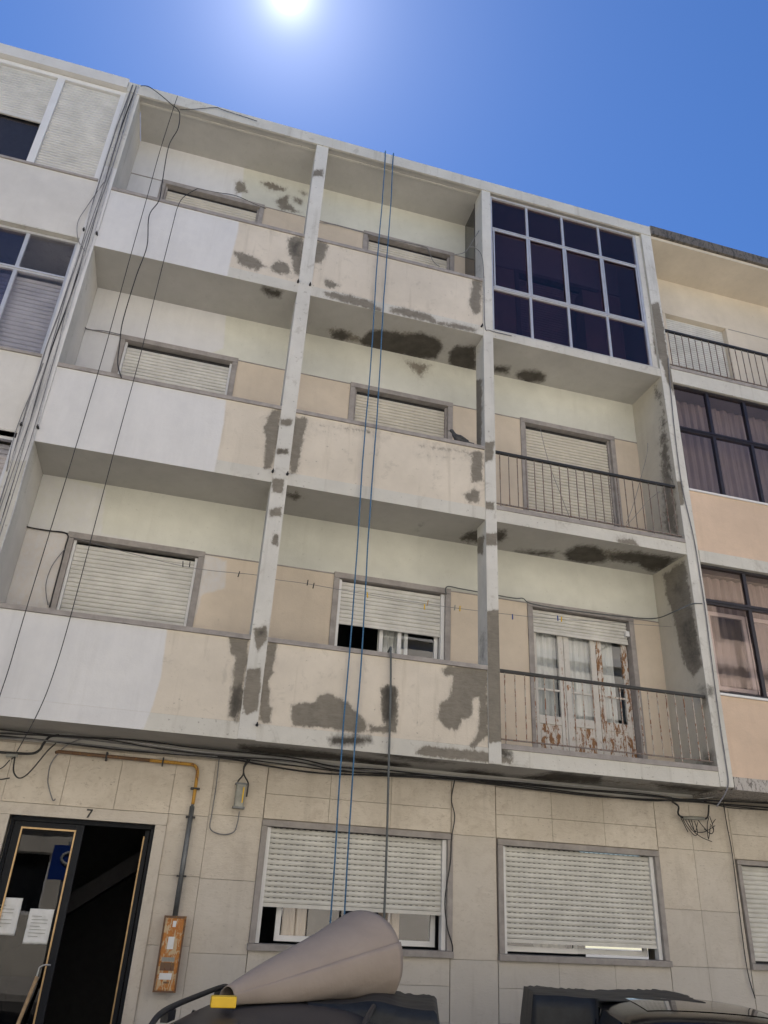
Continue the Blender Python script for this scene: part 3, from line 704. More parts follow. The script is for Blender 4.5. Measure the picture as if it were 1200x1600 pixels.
# stair soffit inside the hall
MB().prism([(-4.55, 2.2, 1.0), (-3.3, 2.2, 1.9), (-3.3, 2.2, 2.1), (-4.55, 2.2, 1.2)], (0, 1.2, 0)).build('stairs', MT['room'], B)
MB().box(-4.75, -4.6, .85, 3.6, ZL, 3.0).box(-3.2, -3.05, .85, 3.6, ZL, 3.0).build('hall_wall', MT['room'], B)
# house number
hn = MB(); P7 = [(-3.900, 2.345), (-3.845, 2.345), (-3.845, 2.333), (-3.874, 2.267), (-3.890, 2.267), (-3.862, 2.331), (-3.900, 2.331)]
hn.prism([(x, YG-.028, z) for x, z in P7], (0, .005, 0)); hn.build('house_number', MT['black'], B)

# ------------------------------------------------------------------ left neighbour
L = empty('neighbouring_building', (-8, .7, GROUND), 'off-white apartment block at the left edge with white shuttered top window', 'building')
X0, X1 = -13.0, XA0-.003
for z0, z1 in ((8.80, 9.80), (5.93, 6.94), (3.02, 4.08)):
    MB().pbox(X0, X1, .0, .3, z0, z1, step=.5, f='nl').build('wall_panel', MT['nleft'], L)
    MB().box(X0, X1, -.02, .2, z1+.002, z1+.035).build('sill', MT['stone'], L)
for z in (8.60, 5.75): MB().box(X0, X1, -.012, 2.0, z+.18, z+.199).build('edge_beam', MT['beam'], L)
MB().box(X0, X1, -.06, 4, 11.64, 11.83).build('roof_fascia', MT['nleft'], L)
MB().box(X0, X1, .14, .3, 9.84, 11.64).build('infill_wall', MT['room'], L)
# top window: white framed shutters
TW = MB()
for x in (-5.375, -6.19, -7.02, -7.84):
    TW.box(x-.045 if x < -5.4 else x-.03, x+.045 if x < -5.4 else x+.03, .02, .10, 9.86, 11.56)
TW.box(-8.0, X1, .02, .10, 11.561, 11.63)
TWo = TW.build('shuttered_window', MT['upvc'], L)
shutter(TWo, -6.143, -5.407, 9.90, 11.555, .055, MT['shutter'], .047)
shutter(TWo, -6.973, -6.237, 10.68, 11.555, .055, MT['shutter'], .047)
shutter(TWo, -7.79, -7.067, 9.90, 11.555, .055, MT['shutter'], .047)
MB().box(-6.973, -6.237, .09, .10, 9.86, 10.72).build('pane', MT['glass_grey'], TWo)
LG = glazing(L, -7.2, X1-.01, 6.98, 8.775, (-5.93, -6.55), (8.17,), .06, MT['alu'], MT['glass_grey'], .03, .05, frame=.035)
shutter(LG, -7.1, X1-.06, 7.0, 8.14, .16, MT['shutter'], .06)
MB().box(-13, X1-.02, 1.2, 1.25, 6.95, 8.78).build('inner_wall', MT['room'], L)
MB().box(X0, -7.2, .05, .3, 6.98, 8.775).build('infill_wall', MT['nleft'], L)
LG1 = glazing(L, -7.2, X1-.01, 4.12, 5.90, (-5.93, -6.55), (5.25,), .06, MT['alu'], MT['glass_grey'], .03, .05, frame=.035)
shutter(LG1, -7.1, X1-.06, 4.2, 5.86, .16, MT['shutter'], .06)
MB().box(X0, -7.2, .05, .3, 4.12, 5.9).build('infill_wall', MT['nleft'], L)
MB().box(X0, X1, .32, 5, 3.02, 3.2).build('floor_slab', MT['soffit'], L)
MB().box(X0, X1, 1.3, 5, 3.2, 11.63).build('core_wall', MT['nleft'], L)
slabs(L, 'stone_cladding', cells([-13, -11, -9, -7, -6.1, -5.252], [ZL, .7, 1.3, 2.0, 2.5, 3.01]), YG, .3)

# ------------------------------------------------------------------ right neighbour
Rn = empty('neighbouring_building', (6, .7, GROUND), 'orange and ivory apartment block at the right edge with brown glazed balconies', 'building')
X0, X1 = XD1+.004, 11.0
MB().box(X0, X1, -.05, 5, 11.64, 11.82).build('roof_coping', MT['coping'], Rn)
MB().box(X0, X1, .0, 5, 11.58, 11.638).build('roof_soffit', MT['nright_up'], Rn)
MB().wall(X0, X1, 8.95, 11.58, YB, [(3.62, 4.83, 8.97, 10.80)], .5, None, .2).build('recess_wall', MT['nright_up'], Rn)
MB().box(4.83, X1, YB-.006, YB+.002, 10.80, 10.812).build('wall_moulding', MT['stone'], Rn)
D3 = surround(Rn, 3.58, 4.87, 8.97, 10.84, YB, .05, .02, .15, False, MT['nright_up'], 'balcony_door')
shutter(D3, 3.64, 4.81, 9.0, 10.78, YB+.07, MT['shutter'], .045)
MB().box(X0, X1, .02, 5, 8.72, 8.948).build('floor_slab', MT['soffit'], Rn)
MB().box(X0, X1, -.02, .018, 8.66, 8.90).build('edge_beam', MT['beam'], Rn)
MB().box(X0, X1, -.03, .10, 8.902, 8.95).build('balcony_threshold', MT['stone'], Rn)
railing(Rn, X0+.01, 8.0, .03, 9.02, 9.68, MT['baluster_d'], MT['rail'], 42)
for (z0, z1, xs, zs) in ((6.885, 8.655, (3.575, 4.215, 4.86, 5.5), (7.90,)), (4.10, 5.785, (3.66, 4.30, 4.95, 5.6), (5.28,))):
    gz = glazing(Rn, X0+.005, 8.0, z0, z1, xs, zs, .03, MT['brown_alu'], MT['glass_brown'], .034, .06, frame=.03)
    curtain(gz, X0+.05, 8.0, z0+.02, z1-.02, .34, MT['curtain_brown'], .022, .14)
    if z0 < 5:
        for xa in (3.12, 3.72, 4.32): sash(gz, xa, xa+.58, z0+.1, z0+1.12, .20, MT['upvc'], MT['glass'], .05)
    MB().box(X0, 8.2, 1.0, 1.05, z0-.03, z1+.03).build('inner_wall', MT['room'], Rn)
    MB().box(X0, X1, -.022, .2, z0-.030, z0-.002).build('sill', MT['upvc'], Rn)
for z0, z1 in ((5.96, 6.853), (3.14, 4.068)):
    MB().pbox(X0, X1, -.002, .3, z0, z1, step=.5, f='nr').build('wall_panel', MT['nright'], Rn)
MB().box(X0, X1, -.03, .3, 5.79, 5.957).build('edge_beam', MT['beam'], Rn)
MB().box(X0, X1, -.03, 1.0, 3.0, 3.138).build('edge_ledge', MT['ledge'], Rn)
MB().box(8.1, X1, .02, .3, 3.14, 8.66).build('side_wall', MT['nright'], Rn)
MB().box(X0, X1, 1.1, 5, 3.2, 8.7).build('core_wall', MT['room'], Rn)
MB().wall(X0, X1, ZL-.1, 2.998, YG+.03, [(3.46, 5.0, 1.26, 2.32)], 9, None, .35).build('ground_wall', MT['mortar'], Rn)
slabs(Rn, 'stone_cladding', cells([3.43, 4.2, 5.02], [2.34, 2.61, 2.95]) + cells([3.43, 4.2, 5.02], [ZL, .33, .66, .965, 1.21]) + cells([5.02, 7, 9, 11], [ZL, .7, 1.4, 2.1, 2.6, 2.98]), YG)
W3 = surround(Rn, 3.44, 5.02, 1.27, 2.33, YG, .05, .022, .12, True, MT['stone'])
shutter(W3, 3.51, 4.95, 1.33, 2.27, YG+.05, MT['shutter'], .05)
MB().box(3.5, 4.96, YG+.09, YG+.12, 1.27, 2.3).build('inner_panel', MT['room'], W3)

# ------------------------------------------------------------------ opposite side of the street (seen mirrored in the glass)
OB = empty('opposite_building', (-2, -11.6, GROUND), 'sunlit pale apartment block across the street, mirrored in the door and window glass', 'building')
hol = [(x, x+1.3, z, z+1.3) for x in np.arange(-18, 16, 2.8) for z in (1.0, 3.9, 6.7, 9.5)]
ob = MB(); ob.wall(-20, 18, GROUND, 12.0, 0, hol, 9, None, .15)
ob.v = [(x, -11.6-y, z) for x, y, z in ob.v]; ob.f = [tuple(reversed(q)) for q in ob.f]
ob.build('wall', MT['opp'], OB)
for a, b, c, d in hol:
    f_ = MB().box(a, b, -11.78, -11.72, c, c+.05).box(a, b, -11.78, -11.72, d-.05, d).box(a, a+.05, -11.78, -11.72, c+.051, d-.051).box(b-.05, b, -11.78, -11.72, c+.051, d-.051).build('window', MT['upvc'], OB)
    MB().box(a, b, -11.85, -11.80, c, d).build('pane', MT['carglass'], f_)
for z in (2.9, 5.75, 8.6): MB().box(-20, 18, -11.6, -11.45, z, z+.25).build('cornice', MT['beam'], OB)
MB().box(-20, 18, -17, -11.4, 12.0, 12.2).build('roof', MT['roofm'], OB)
ps = empty('parking_sign', (-4.95, -9.4, GROUND+.12), 'blue square sign with a white letter on a grey pole, mirrored in the door glass', 'sign')
MB().tube([(-4.95, -9.43, GROUND+.12), (-4.95, -9.43, 2.45)], .03, 10).build('pole', MT['galv'], ps)
MB().box(-5.25, -4.65, -9.40, -9.385, 1.72, 2.38).build('plate', MT['sign_blue'], ps)
lt = MB(); lt.box(-4.86, -4.79, -9.384, -9.380, 1.82, 2.28)
arc = [(-4.86-.02-.16*math.sin(t), 2.14+.12*math.cos(t)) for t in np.linspace(0, math.pi, 12)]
for (a, b), (c, d) in zip(arc, arc[1:]): lt.tube([(a, -9.382, b), (c, -9.382, d)], .033, 6, cap=True)
lt.build('letter', MT['sign_white'], ps)

# ------------------------------------------------------------------ cables
def smooth(pts, n=6):
    P = [Vector(p) for p in pts]
    if len(P) < 3: return P
    o = []
    for i in range(len(P)-1):
        a = P[max(i-1, 0)]; b = P[i]; c = P[i+1]; d = P[min(i+2, len(P)-1)]
        for k in range(n):
            t = k/n; o.append(.5*((2*b)+(c-a)*t+(2*a-5*b+4*c-d)*t*t+(3*b-a-3*c+d)*t**3))
    return o+[P[-1]]
def cable(name, pts, r, m, label, cat='cable', group=None, parent=None, n=6):
    o = MB().tube(smooth(pts), r, n).build(name, m, parent)
    return o if parent is not None else tag(o, label, cat, group)
# main bundle under the soffit
cbn = empty('cable_bundle', (-1, .6, 2.9), 'long bundle of black and grey cables sagging along the top of the ground floor wall', 'cables')
WR = [(.0075, 'cable', .60, [(-60,1134),(0,1140),(100,1150),(220,1157),(300,1168),(450,1183),(525,1198),(600,1203),(700,1214),(800,1222),(900,1232),(1000,1240),(1060,1248),(1110,1250),(1300,1262)]),
      (.009, 'cable', .64, [(-60,1146),(0,1150),(80,1158),(190,1172),(300,1180),(362,1186),(420,1197),(500,1208),(600,1212),(700,1217),(760,1224),(850,1235),(930,1244),(1030,1250),(1100,1254),(1300,1270)]),
      (.006, 'cable', .67, [(-60,1142),(0,1146),(150,1154),(250,1170),(350,1182),(450,1195),(540,1206),(650,1210),(720,1216),(850,1229),(950,1238),(1060,1248),(1130,1258),(1300,1276)]),
      (.006, 'cable', .66, [(300,1179),(380,1184),(450,1188),(520,1202),(590,1209),(700,1216)]),
      (.005, 'cable_lt', .68, [(60,1146),(150,1151),(300,1173),(400,1181),(520,1194),(700,1212),(850,1224),(1000,1236),(1055,1246)]),
      (.006, 'cable_grey', .69, [(-60,1140),(100,1152),(220,1166),(330,1178),(450,1190),(600,1207),(760,1221),(900,1233),(1100,1253),(1300,1272)]),
      (.006, 'cable_grey', .62, [(-60,1150),(60,1156),(200,1170),(260,1176),(340,1182)]),
      (.008, 'cable', .61, [(700,1217),(800,1226),(880,1236),(960,1246),(1020,1251),(1060,1250),(1130,1252),(1300,1258)]),
      (.005, 'cable_lt', .60, [(1050,1246),(1080,1249),(1110,1246),(1130,1243),(1200,1247),(1300,1256)]),
      (.005, 'cable', .66, [(1100,1252),(1140,1262),(1200,1266),(1300,1276)])]
for r, m_, y, p in WR: cable('cable', on('f', p, y), r, MT[m_], None, parent=cbn)
kn = empty('cable_splice', at(1085, 1275, .66), 'tangle of cut black wires hanging from a splice at the right pillar', 'cables')
cable('cable', on('qd', [(600,450),(640,480),(640,530),(690,555),(760,555),(820,550),(830,470)], .66), .011, MT['cable'], None, parent=kn)
for p in ([(660,540),(690,600),(740,660),(760,640),(740,570)], [(680,555),(720,620),(780,670),(850,700)], [(700,555),(740,630),(800,640),(870,600)], [(760,560),(790,600),(840,650),(860,630),(840,590)],
          [(830,550),(820,600),(828,685),(840,600)], [(720,560),(745,640),(760,580)], [(640,520),(680,600),(700,640)], [(835,540),(860,620),(845,650),(800,620)], [(850,590),(872,560)]):
    cable('loose_wire', on('qd', p, .64+random.uniform(0, .05)), .0045, MT['cable'], None, parent=kn)
MB().tube(on('qd', [(670,552), (800,556)], .655), .02, 8).build('connector', MT['encl'], kn)
ks = empty('cable_splice', at(20, 1176, .66), 'cable splice with looping wire ends beside the doorway top left corner', 'cables')
for r, p in ((.012, [(-80,378),(0,382),(100,388),(200,390),(250,365),(270,330),(310,285),(370,275)]), (.007, [(350,325),(300,370),(250,430),(200,490),(150,535),(110,540),(85,500),(90,430),(100,390)]),
             (.006, [(60,430),(30,465),(0,485),(-60,500)]), (.006, [(60,543),(0,552),(-60,553)]), (.006, [(100,388),(90,410),(70,425)])):
    cable('cable', on('qa', p, .63), r, MT['cable'], None, parent=ks)
MB().tube(on('qa', [(40,400), (110,400)], .64), .022, 8).build('connector', MT['encl'], ks)
cable('wall_cable', on('qa', [(600,295),(520,298),(440,325),(380,370),(320,450),(300,540),(305,600),(330,680),(346,672)], .69), .006, MT['cable_grey'], 'loose grey wire end curling down the stone wall above the doorway')
cable('wall_cable', on('z8', [(920,470),(905,560),(920,640),(905,740),(900,850),(875,1020),(885,1150),(910,1240),(905,1290)], .70), .006, MT['cable'], 'thin black wire wandering down beside the right edge of the half raised shutter window')
cable('wall_cable', on('qb', [(170,340),(150,520),(125,680),(115,780),(190,815),(260,800),(285,740),(297,670)], .70), .006, MT['cable_grey'], 'thin wire looping from the wall joint up to the grey junction enclosure')
je = empty('junction_enclosure', at(375, 1265, .70), 'grey cable enclosure with a yellow stripe fixed to the stone wall', 'junction box')
c0 = at(375, 1243, .68)
MB().box(c0[0]-.048, c0[0]+.048, .655, .725, c0[2]-.125, c0[2]+.125).build('housing', MT['encl'], je, bevel=.012)
MB().box(c0[0]-.06, c0[0]+.06, .65, .728, c0[2]+.105, c0[2]+.12).box(c0[0]-.06, c0[0]+.06, .65, .728, c0[2]-.125, c0[2]-.108).build('clamp', MT['galv'], je)
MB().box(c0[0]+.02, c0[0]+.034, .6515, .656, c0[2]-.07, c0[2]+.08).build('stripe', MT['yellow'], je)
cable('cable', on('qb', [(350,345),(325,390),(320,440),(290,480),(285,505)], .67), .008, MT['cable'], None, parent=je)
cable('cable', on('qb', [(365,345),(328,395),(325,440),(350,490),(350,520),(340,580)], .67), .008, MT['cable'], None, parent=je)
# cables down pillar A
pa = empty('cable_bundle', (XA0+.1, -.03, 3.0), 'thin grey cable strands running down the white pillar left of the balconies', 'cables')
for i in range(7):
    x = XA0+.03+i*.021; pts = []
    for z in np.linspace(11.75, 2.9, 22):
        pts.append((x+.016*math.sin(z*1.7+i*1.9)+random.uniform(-.005, .005)+(.03 if i > 4 else 0)*math.sin(z*.5), -.034-.006*(i % 3), z))
    cable('cable', pts, .0045 if i % 3 else .007, MT[('cable_grey', 'cable_lt', 'cable_grey', 'cable', 'cable_lt')[i % 5]], None, parent=pa, n=5)
cable('wall_cable', on('z1', [(480,845),(400,960),(360,1030),(362,1110),(395,1165)], -.03), .0045, MT['cable_grey'], 'thin looping wire on the left neighbour wall beside the cable strands')
cable('wall_cable', on('z4', [(200,200),(160,300),(100,440),(60,560),(30,700)], -.03), .005, MT['cable_grey'], 'thin slanting wire crossing the left neighbour wall panel')
# antenna leads hanging in front of the left bay
hang = 'antenna leads hanging in front of the left bay'
cable('hanging_cable', on('z1', [(822,445),(800,510),(740,700),(690,880),(600,1200),(490,1600)], -.10)+on('z4', [(350,590),(130,1310),(45,1600)], -.10)+on('z7', [(0,78),(-30,180)], -.1), .005, MT['cable'], 'leftmost thin dark lead hanging straight from the roof edge', 'cable', hang)
cable('hanging_cable', on('z1', [(650,398),(690,402),(750,445),(790,480),(826,510),(832,545),(822,600),(780,680),(750,850),(735,930),(690,1000),(680,1140),(630,1280),(570,1480)], -.09)+on('z4', [(555,100),(545,200),(562,268)], -.05), .0065, MT['cable'], 'thickest black lead kinking down from the roof edge to the middle left balcony', 'cable', hang)
cable('hanging_cable', on('z1', [(915,872),(850,912),(822,960),(800,1040),(690,1480)], -.09)+on('z4', [(640,200),(520,640),(330,1360)], -.10)+on('z7', [(240,0),(170,170),(75,345)], -.1), .005, MT['cable'], 'thin lead starting at the top left balcony shutter and ending at the splice', 'cable', hang)
cable('roof_wire', on('z1', [(832,508),(900,505),(1000,498),(1030,508),(1190,560)], -.06), .005, MT['cable'], 'short dark wire tied along the roof edge above the left bay')
cable('wall_cable', on('z1', [(915,872),(1000,890),(1090,905),(1180,945),(1230,965)], YB-.02), .005, MT['cable'], 'wire running along the head of the top left balcony shutter')
cable('wall_cable', on('z4', [(375,10),(405,42),(480,50),(560,68)], YB-.03), .006, MT['cable_grey'], 'short wire at the head line of the middle left balcony wall')
cable('wall_cable', on('z4', [(160,590),(178,700),(150,820),(125,940),(130,958),(220,975),(310,990),(300,1060),(250,1250),(230,1330)], YB-.02), .008, MT['cable'], 'dark wire around the lower left balcony shutter frame')
cable('wall_cable', on('z4', [(300,1060),(240,1140),(212,1230),(222,1320)], YB-.03), .005, MT['cable_grey'], 'thin bowed wire beside the lower left balcony shutter')
cable('wall_cable', on('z2', [(290,585),(360,595),(490,630),(580,655),(770,695),(800,720),(820,765),(850,790)], YB-.03), .006, MT['cable_grey'], 'wire drooping across the top middle balcony shutter')
cable('wall_cable', on('z2', [(920,735),(970,720),(1010,660),(1045,612),(1090,615)], .1), .005, MT['cable_grey'], 'thin wire crossing the second pillar from the right at the top floor')
cable('wall_cable', on('z2', [(990,700),(1010,700),(1045,740),(1055,850),(1060,1060),(1085,1085),(1185,1110)], -.03), .006, MT['cable_grey'], 'grey wire following the pillar down to the sill of the tinted glazing')
cable('wall_cable', on('z5', [(880,975),(885,938),(960,950),(1185,990)], .70)+on('z6', [(50,548),(90,572),(250,600),(540,635),(665,640)], .66)+on('z6', [(750,610),(830,575),(880,572)], -.03), .008, MT['hose'], 'green grey cable draped over the peeling balcony door to the last pillar')
cable('wall_cable', on('f', [(1044,560),(1047,600),(1055,680),(1066,760),(1084,840),(1094,900),(1103,960),(1113,1040),(1125,1130),(1134,1190),(1138,1222),(1133,1240),(1120,1260)], -.035), .007, MT['cable_grey'], 'grey wire running down the last pillar to the main cable bundle')
cable('wall_cable', on('f', [(1130,1253),(1136,1290),(1145,1340),(1165,1500),(1180,1560)], .70), .006, MT['cable'], 'thin black wire down the joint left of the right edge shutter')
# crossed wires in right bay, floor 2
for i, p in enumerate(([(130,1240),(170,1400),(230,1560),(285,1700)], [(628,1310),(625,1360),(600,1460),(560,1600),(530,1680)], [(760,1490),(650,1560),(560,1660),(510,1710)])):
    cable('stay_wire', on('z3', p, .35), .0038, MT['cable_grey'], ('slack wire crossing the closed balcony shutter behind the upper railing', 'thin wire from the hook on the end wall down behind the upper railing', 'thin wire slanting left from the handrail end of the upper railing')[i])
# blue ropes and grey hose
for x, lb in ((-1.575, 'left one of the two blue ropes hanging from the roof edge'), (-1.447, 'right one of the two blue ropes hanging from the roof edge')):
    pts = [(x, .35, 11.83), (x, .0, 11.835), (x, -.045, 11.82)]+[(x+.006*math.sin(z*2+x*9)+random.uniform(-.002, .002), -.052, z) for z in np.linspace(11.6, .6, 34)]
    cable('rope', pts, .0085, MT['rope'], lb, 'rope', 'blue ropes hanging from the roof')
cable('hose', [(-1.10, .30, 4.02), (-1.11, .06, 4.12), (-1.122, -.045, 4.06), (-1.105, -.05, 3.6), (-1.088, -.05, 2.82), (-1.075, -.05, 2.2), (-1.064, -.05, 1.31), (-1.045, -.06, .9), (-1.03, -.2, .2), (-1.0, -.35, GROUND+.14)], .0125, MT['hose'], 'dark grey hose hanging from the parapet of the lower middle balcony', 'hose')
# clothes line with pegs, lower floor
cable('clothes_line', on('z4', [(345,1010),(850,1140),(1185,1180)], .48)+on('z5', [(90,905),(240,925),(520,975),(790,1018),(1030,1050)], .48)+on('z6', [(160,640),(400,655),(740,680)], .48), .003, MT['cable_grey'], 'thin clothes line strung across all three lower balconies')
pegs = [('z4', 845, 1128, 'black'), ('z4', 878, 1130, 'black'), ('z4', 1108, 1175, 'black'), ('z5', 240, 918, 'black'), ('z5', 268, 932, 'black'), ('z5', 514, 975, 'yellow'), ('z5', 780, 1030, 'yellow'),
        ('z5', 797, 1012, 'wood'), ('z5', 922, 1034, 'encl'), ('z5', 945, 1038, 'yellow'), ('z6', 3, 632, 'sign_blue'), ('z6', 212, 638, 'sign_blue'), ('z6', 230, 643, 'yellow')]
PL = ['dark peg at the left over the white lower left shutter', 'dark peg at the right over the white lower left shutter', 'single dark peg on the line between left shutter and pillar', 'dark peg nearest the pillar in the middle bay', 'small dark peg left of the half raised middle shutter',
      'yellow peg beside the right blue rope', 'bright yellow peg over the right part of the middle shutter', 'wooden peg tilted over the middle shutter', 'grey peg right of the middle shutter frame', 'yellow peg right of the middle shutter frame', 'blue peg between last open pillar and peeling door', 'blue peg over the peeling door shutter', 'yellow peg over the peeling door shutter']
for (k, a, b, m_), lb in zip(pegs, PL):
    c = on(k, [(a, b)], .478)[0]; t = random.uniform(-.012, .012)
    MB().prism([(c[0]-.005, .474, c[2]+.03), (c[0]+.005, .474, c[2]+.03), (c[0]+.006+t, .474, c[2]-.035), (c[0]-.006+t, .474, c[2]-.035)], (0, .014, 0)).build('clothes_peg', MT[m_]); 
    o = C.objects[-1]; tag(o, lb, 'clothes peg', 'pegs on the clothes line')
# small wall hooks
for i, (k, a, b, y, lb) in enumerate((('z2', 1045, 1065, -.03, 'small bracket on the second pillar below the top parapet'), ('z2', 195, 860, -.03, 'dark bolt left of the second pillar at the top parapet foot'), ('z2', 250, 875, -.03, 'dark bolt right of the second pillar at the top parapet foot'),
                              ('z5', 78, 405, -.03, 'dark bolt left of the second pillar at the middle parapet foot'), ('z5', 145, 418, -.03, 'dark bolt right of the second pillar at the middle parapet foot'), ('z4', 98, 487, -.03, 'clip on the left neighbour wall beside the cable strands'), ('z4', 175, 498, -.03, 'clip right of the cable strands at the middle parapet foot'),
                              ('z1', 388, 1066, -.03, 'upper clip left of the cable strands'), ('z1', 448, 1083, -.03, 'upper clip right of the cable strands'), ('q', 335, 942, -.03, 'dark bolt right of the second pillar at the lowest parapet foot'))):
    c = on(k, [(a, b)], y)[0]
    tag(MB().tube([(c[0], y-.025, c[2]), (c[0], y+.035, c[2])], .014, 8).tube([(c[0], y-.028, c[2]-.012), (c[0], y-.028, c[2]+.022)], .007, 6).build('wall_hook', MT['cable']), lb, 'hook', 'bolts and clips on the facade')

# ------------------------------------------------------------------ gas pipe and meter box
gp = empty('gas_pipe', (-2.91, .68, 1.48), 'yellow and brown painted gas pipe bending down into a grey pipe above the meter box', 'pipe')
yp = .672
MB().tube([(-4.30, YG, 2.845), (-4.28, yp, 2.845), (-3.75, yp, 2.842), (-3.4, yp, 2.84)], .017, 10).build('horizontal_pipe', MT['pipe_r'], gp)
MB().tube(smooth([(-3.4, yp, 2.84), (-3.05, yp, 2.838), (-2.96, yp, 2.832), (-2.918, yp, 2.79), (-2.91, yp, 2.70), (-2.91, yp, 2.46)]), .017, 10).build('bend_pipe', MT['pipe_y'], gp)
MB().tube([(-2.912, yp, 2.46), (-2.912, yp, 2.44)], .014, 10).tube([(-2.912, yp, 2.44), (-2.915, yp, 1.47)], .025, 10).build('grey_pipe', MT['galv'], gp)
for (x, z) in ((-3.82, 2.842), (-3.27, 2.84), (-2.91, 2.61), (-2.912, 2.34), (-2.912, 1.81)):
    v = abs(z-2.84) < .01
    MB().box(x-.008 if v else x-.045, x+.008 if v else x+.045, .65, YG-.001, z-.04 if v else z-.008, z+.04 if v else z+.008).build('pipe_bracket', MT['cable'], gp)
mbx = empty('meter_box', (-2.91, YG, .87), 'narrow rust orange meter box with worn stickers on the stone wall', 'meter box')
MB().box(-3.005, -2.815, .63, YG-.001, .868, 1.462).build('case', MT['meter'], mbx, bevel=.006)
MB().box(-2.995, -2.825, .622, .629, .880, 1.450).build('door', MT['meter'], mbx, bevel=.003)
fb = MB()
for a, b, c, d in ((-3.012, -2.808, 1.454, 1.472), (-3.012, -2.808, .860, .874), (-3.012, -2.998, .8745, 1.4535), (-2.822, -2.808, .8745, 1.4535)): fb.box(a, b, .618, .634, c, d)
fb.build('door_rim', MT['pipe_r'], mbx)
for (x0, x1, z0, z1, m_) in ((-2.925, -2.895, 1.38, 1.43, 'paper'), (-2.945, -2.89, 1.20, 1.30, 'paper'), (-2.975, -2.86, 1.10, 1.135, 'encl'), (-2.98, -2.855, 1.03, 1.095, 'pipe_r'), (-2.975, -2.865, .96, 1.01, 'paper'), (-2.93, -2.88, .93, .945, 'pipe_r')):
    MB().box(x0, x1, .620, .6218, z0, z1).build('sticker', MT[m_], mbx)

# ------------------------------------------------------------------ notices, roller pole, pigeon
for (k, p, lb) in (('z7', [(-60,1015), (105,1012), (68,1190), (-90,1185)], 'left paper notice in a plastic sleeve on the door glass'), ('z7', [(137,1065), (250,1070), (218,1233), (105,1228)], 'right paper notice in a plastic sleeve on the door glass')):
    q = on(k, p, yd-.004); xa, xb = (q[0][0]+q[3][0])/2, (q[1][0]+q[2][0])/2; za, zb2 = (q[2][2]+q[3][2])/2, (q[0][2]+q[1][2])/2
    b = MB(); n_ = 14
    vs = [(lerp(xa, xb, i/n_), yd+.012-.004*math.sin(i*1.1+j*.8)-.003*math.sin(j*1.7), lerp(za, zb2, j/n_)) for j in range(n_+1) for i in range(n_+1)]
    b.add(vs, [(j*(n_+1)+i, j*(n_+1)+i+1, (j+1)*(n_+1)+i+1, (j+1)*(n_+1)+i) for j in range(n_) for i in range(n_)], 0, True)
    o = tag(b.build('notice', MT['paper']), lb, 'notice', 'paper notices on the entrance door')
    so_ = o.modifiers.new('thick', 'SOLIDIFY'); so_.thickness = .001
    ln = MB(); h_ = zb2-za; w2 = xb-xa
    for i in range(7):
        ln.box(xa+w2*.15, xa+w2*(.82 if i % 3 else .55), yd+.0015, yd+.003, zb2-h_*(.22+.095*i), zb2-h_*(.22+.095*i)+h_*.014)
    ln.build('printed_lines', MT['encl'], o)
pr = empty('paint_roller', at(25, 1600, .45), 'wooden pole with a bent steel wire tip leaning before the entrance door', 'tool')
a0 = at(172/2.9625, 1060+1380/2.9625, .62); a1 = at(20, 1620, .55); dv = Vector(a1)-Vector(a0); a2 = Vector(a0)+dv*(((a0[2]-GROUND-.14)/-dv.z) if dv.z else 1)
MB().tube([a0, tuple(a2)], .016, 10).build('handle', MT['wood'], pr)
MB().tube(smooth([tuple(Vector(a0)+dv*.05)]+on('z7', [(178,1355),(184,1338),(205,1327),(235,1327)], .62)), .007, 8).build('wire_frame', MT['steel'], pr)
pc = at(717, 688, .04); zc = 5.87+1.04; xc = pc[0]
pg = empty('pigeon', (xc, .04, zc), 'dark grey pigeon standing on the cap of the middle parapet', 'bird')
def pp(dx, dz): return (xc+dx, .04, zc+dz)
MB().tube([pp(-.125,.165), pp(-.112,.172), pp(-.095,.172), pp(-.078,.150), pp(-.062,.118), pp(-.03,.085), pp(.02,.066), pp(.07,.052), pp(.105,.045), pp(.15,.036), pp(.20,.028)],
          [.006,.020,.024,.021,.030,.046,.046,.034,.022,.018,.022], 12).build('body', MT['pigeon'], pg)
for sgn in (-1, 1):
    MB().tube([(xc-.045, .04+sgn*.036, zc+.098), (xc, .04+sgn*.043, zc+.082), (xc+.06, .04+sgn*.034, zc+.066), (xc+.13, .04+sgn*.014, zc+.060)], [.012, .022, .018, .004], 8).build('wing', MT['pigeon'], pg)
    MB().tube([(xc-.005, .04+sgn*.018, zc+.04), (xc-.008, .04+sgn*.018, zc+.006), (xc-.03, .04+sgn*.018, zc+.004)], .004, 6).build('leg', MT['lamp'], pg)
MB().tube([pp(-.125,.166), pp(-.150,.160)], [.006, .002], 6).build('beak', MT['cable'], pg)

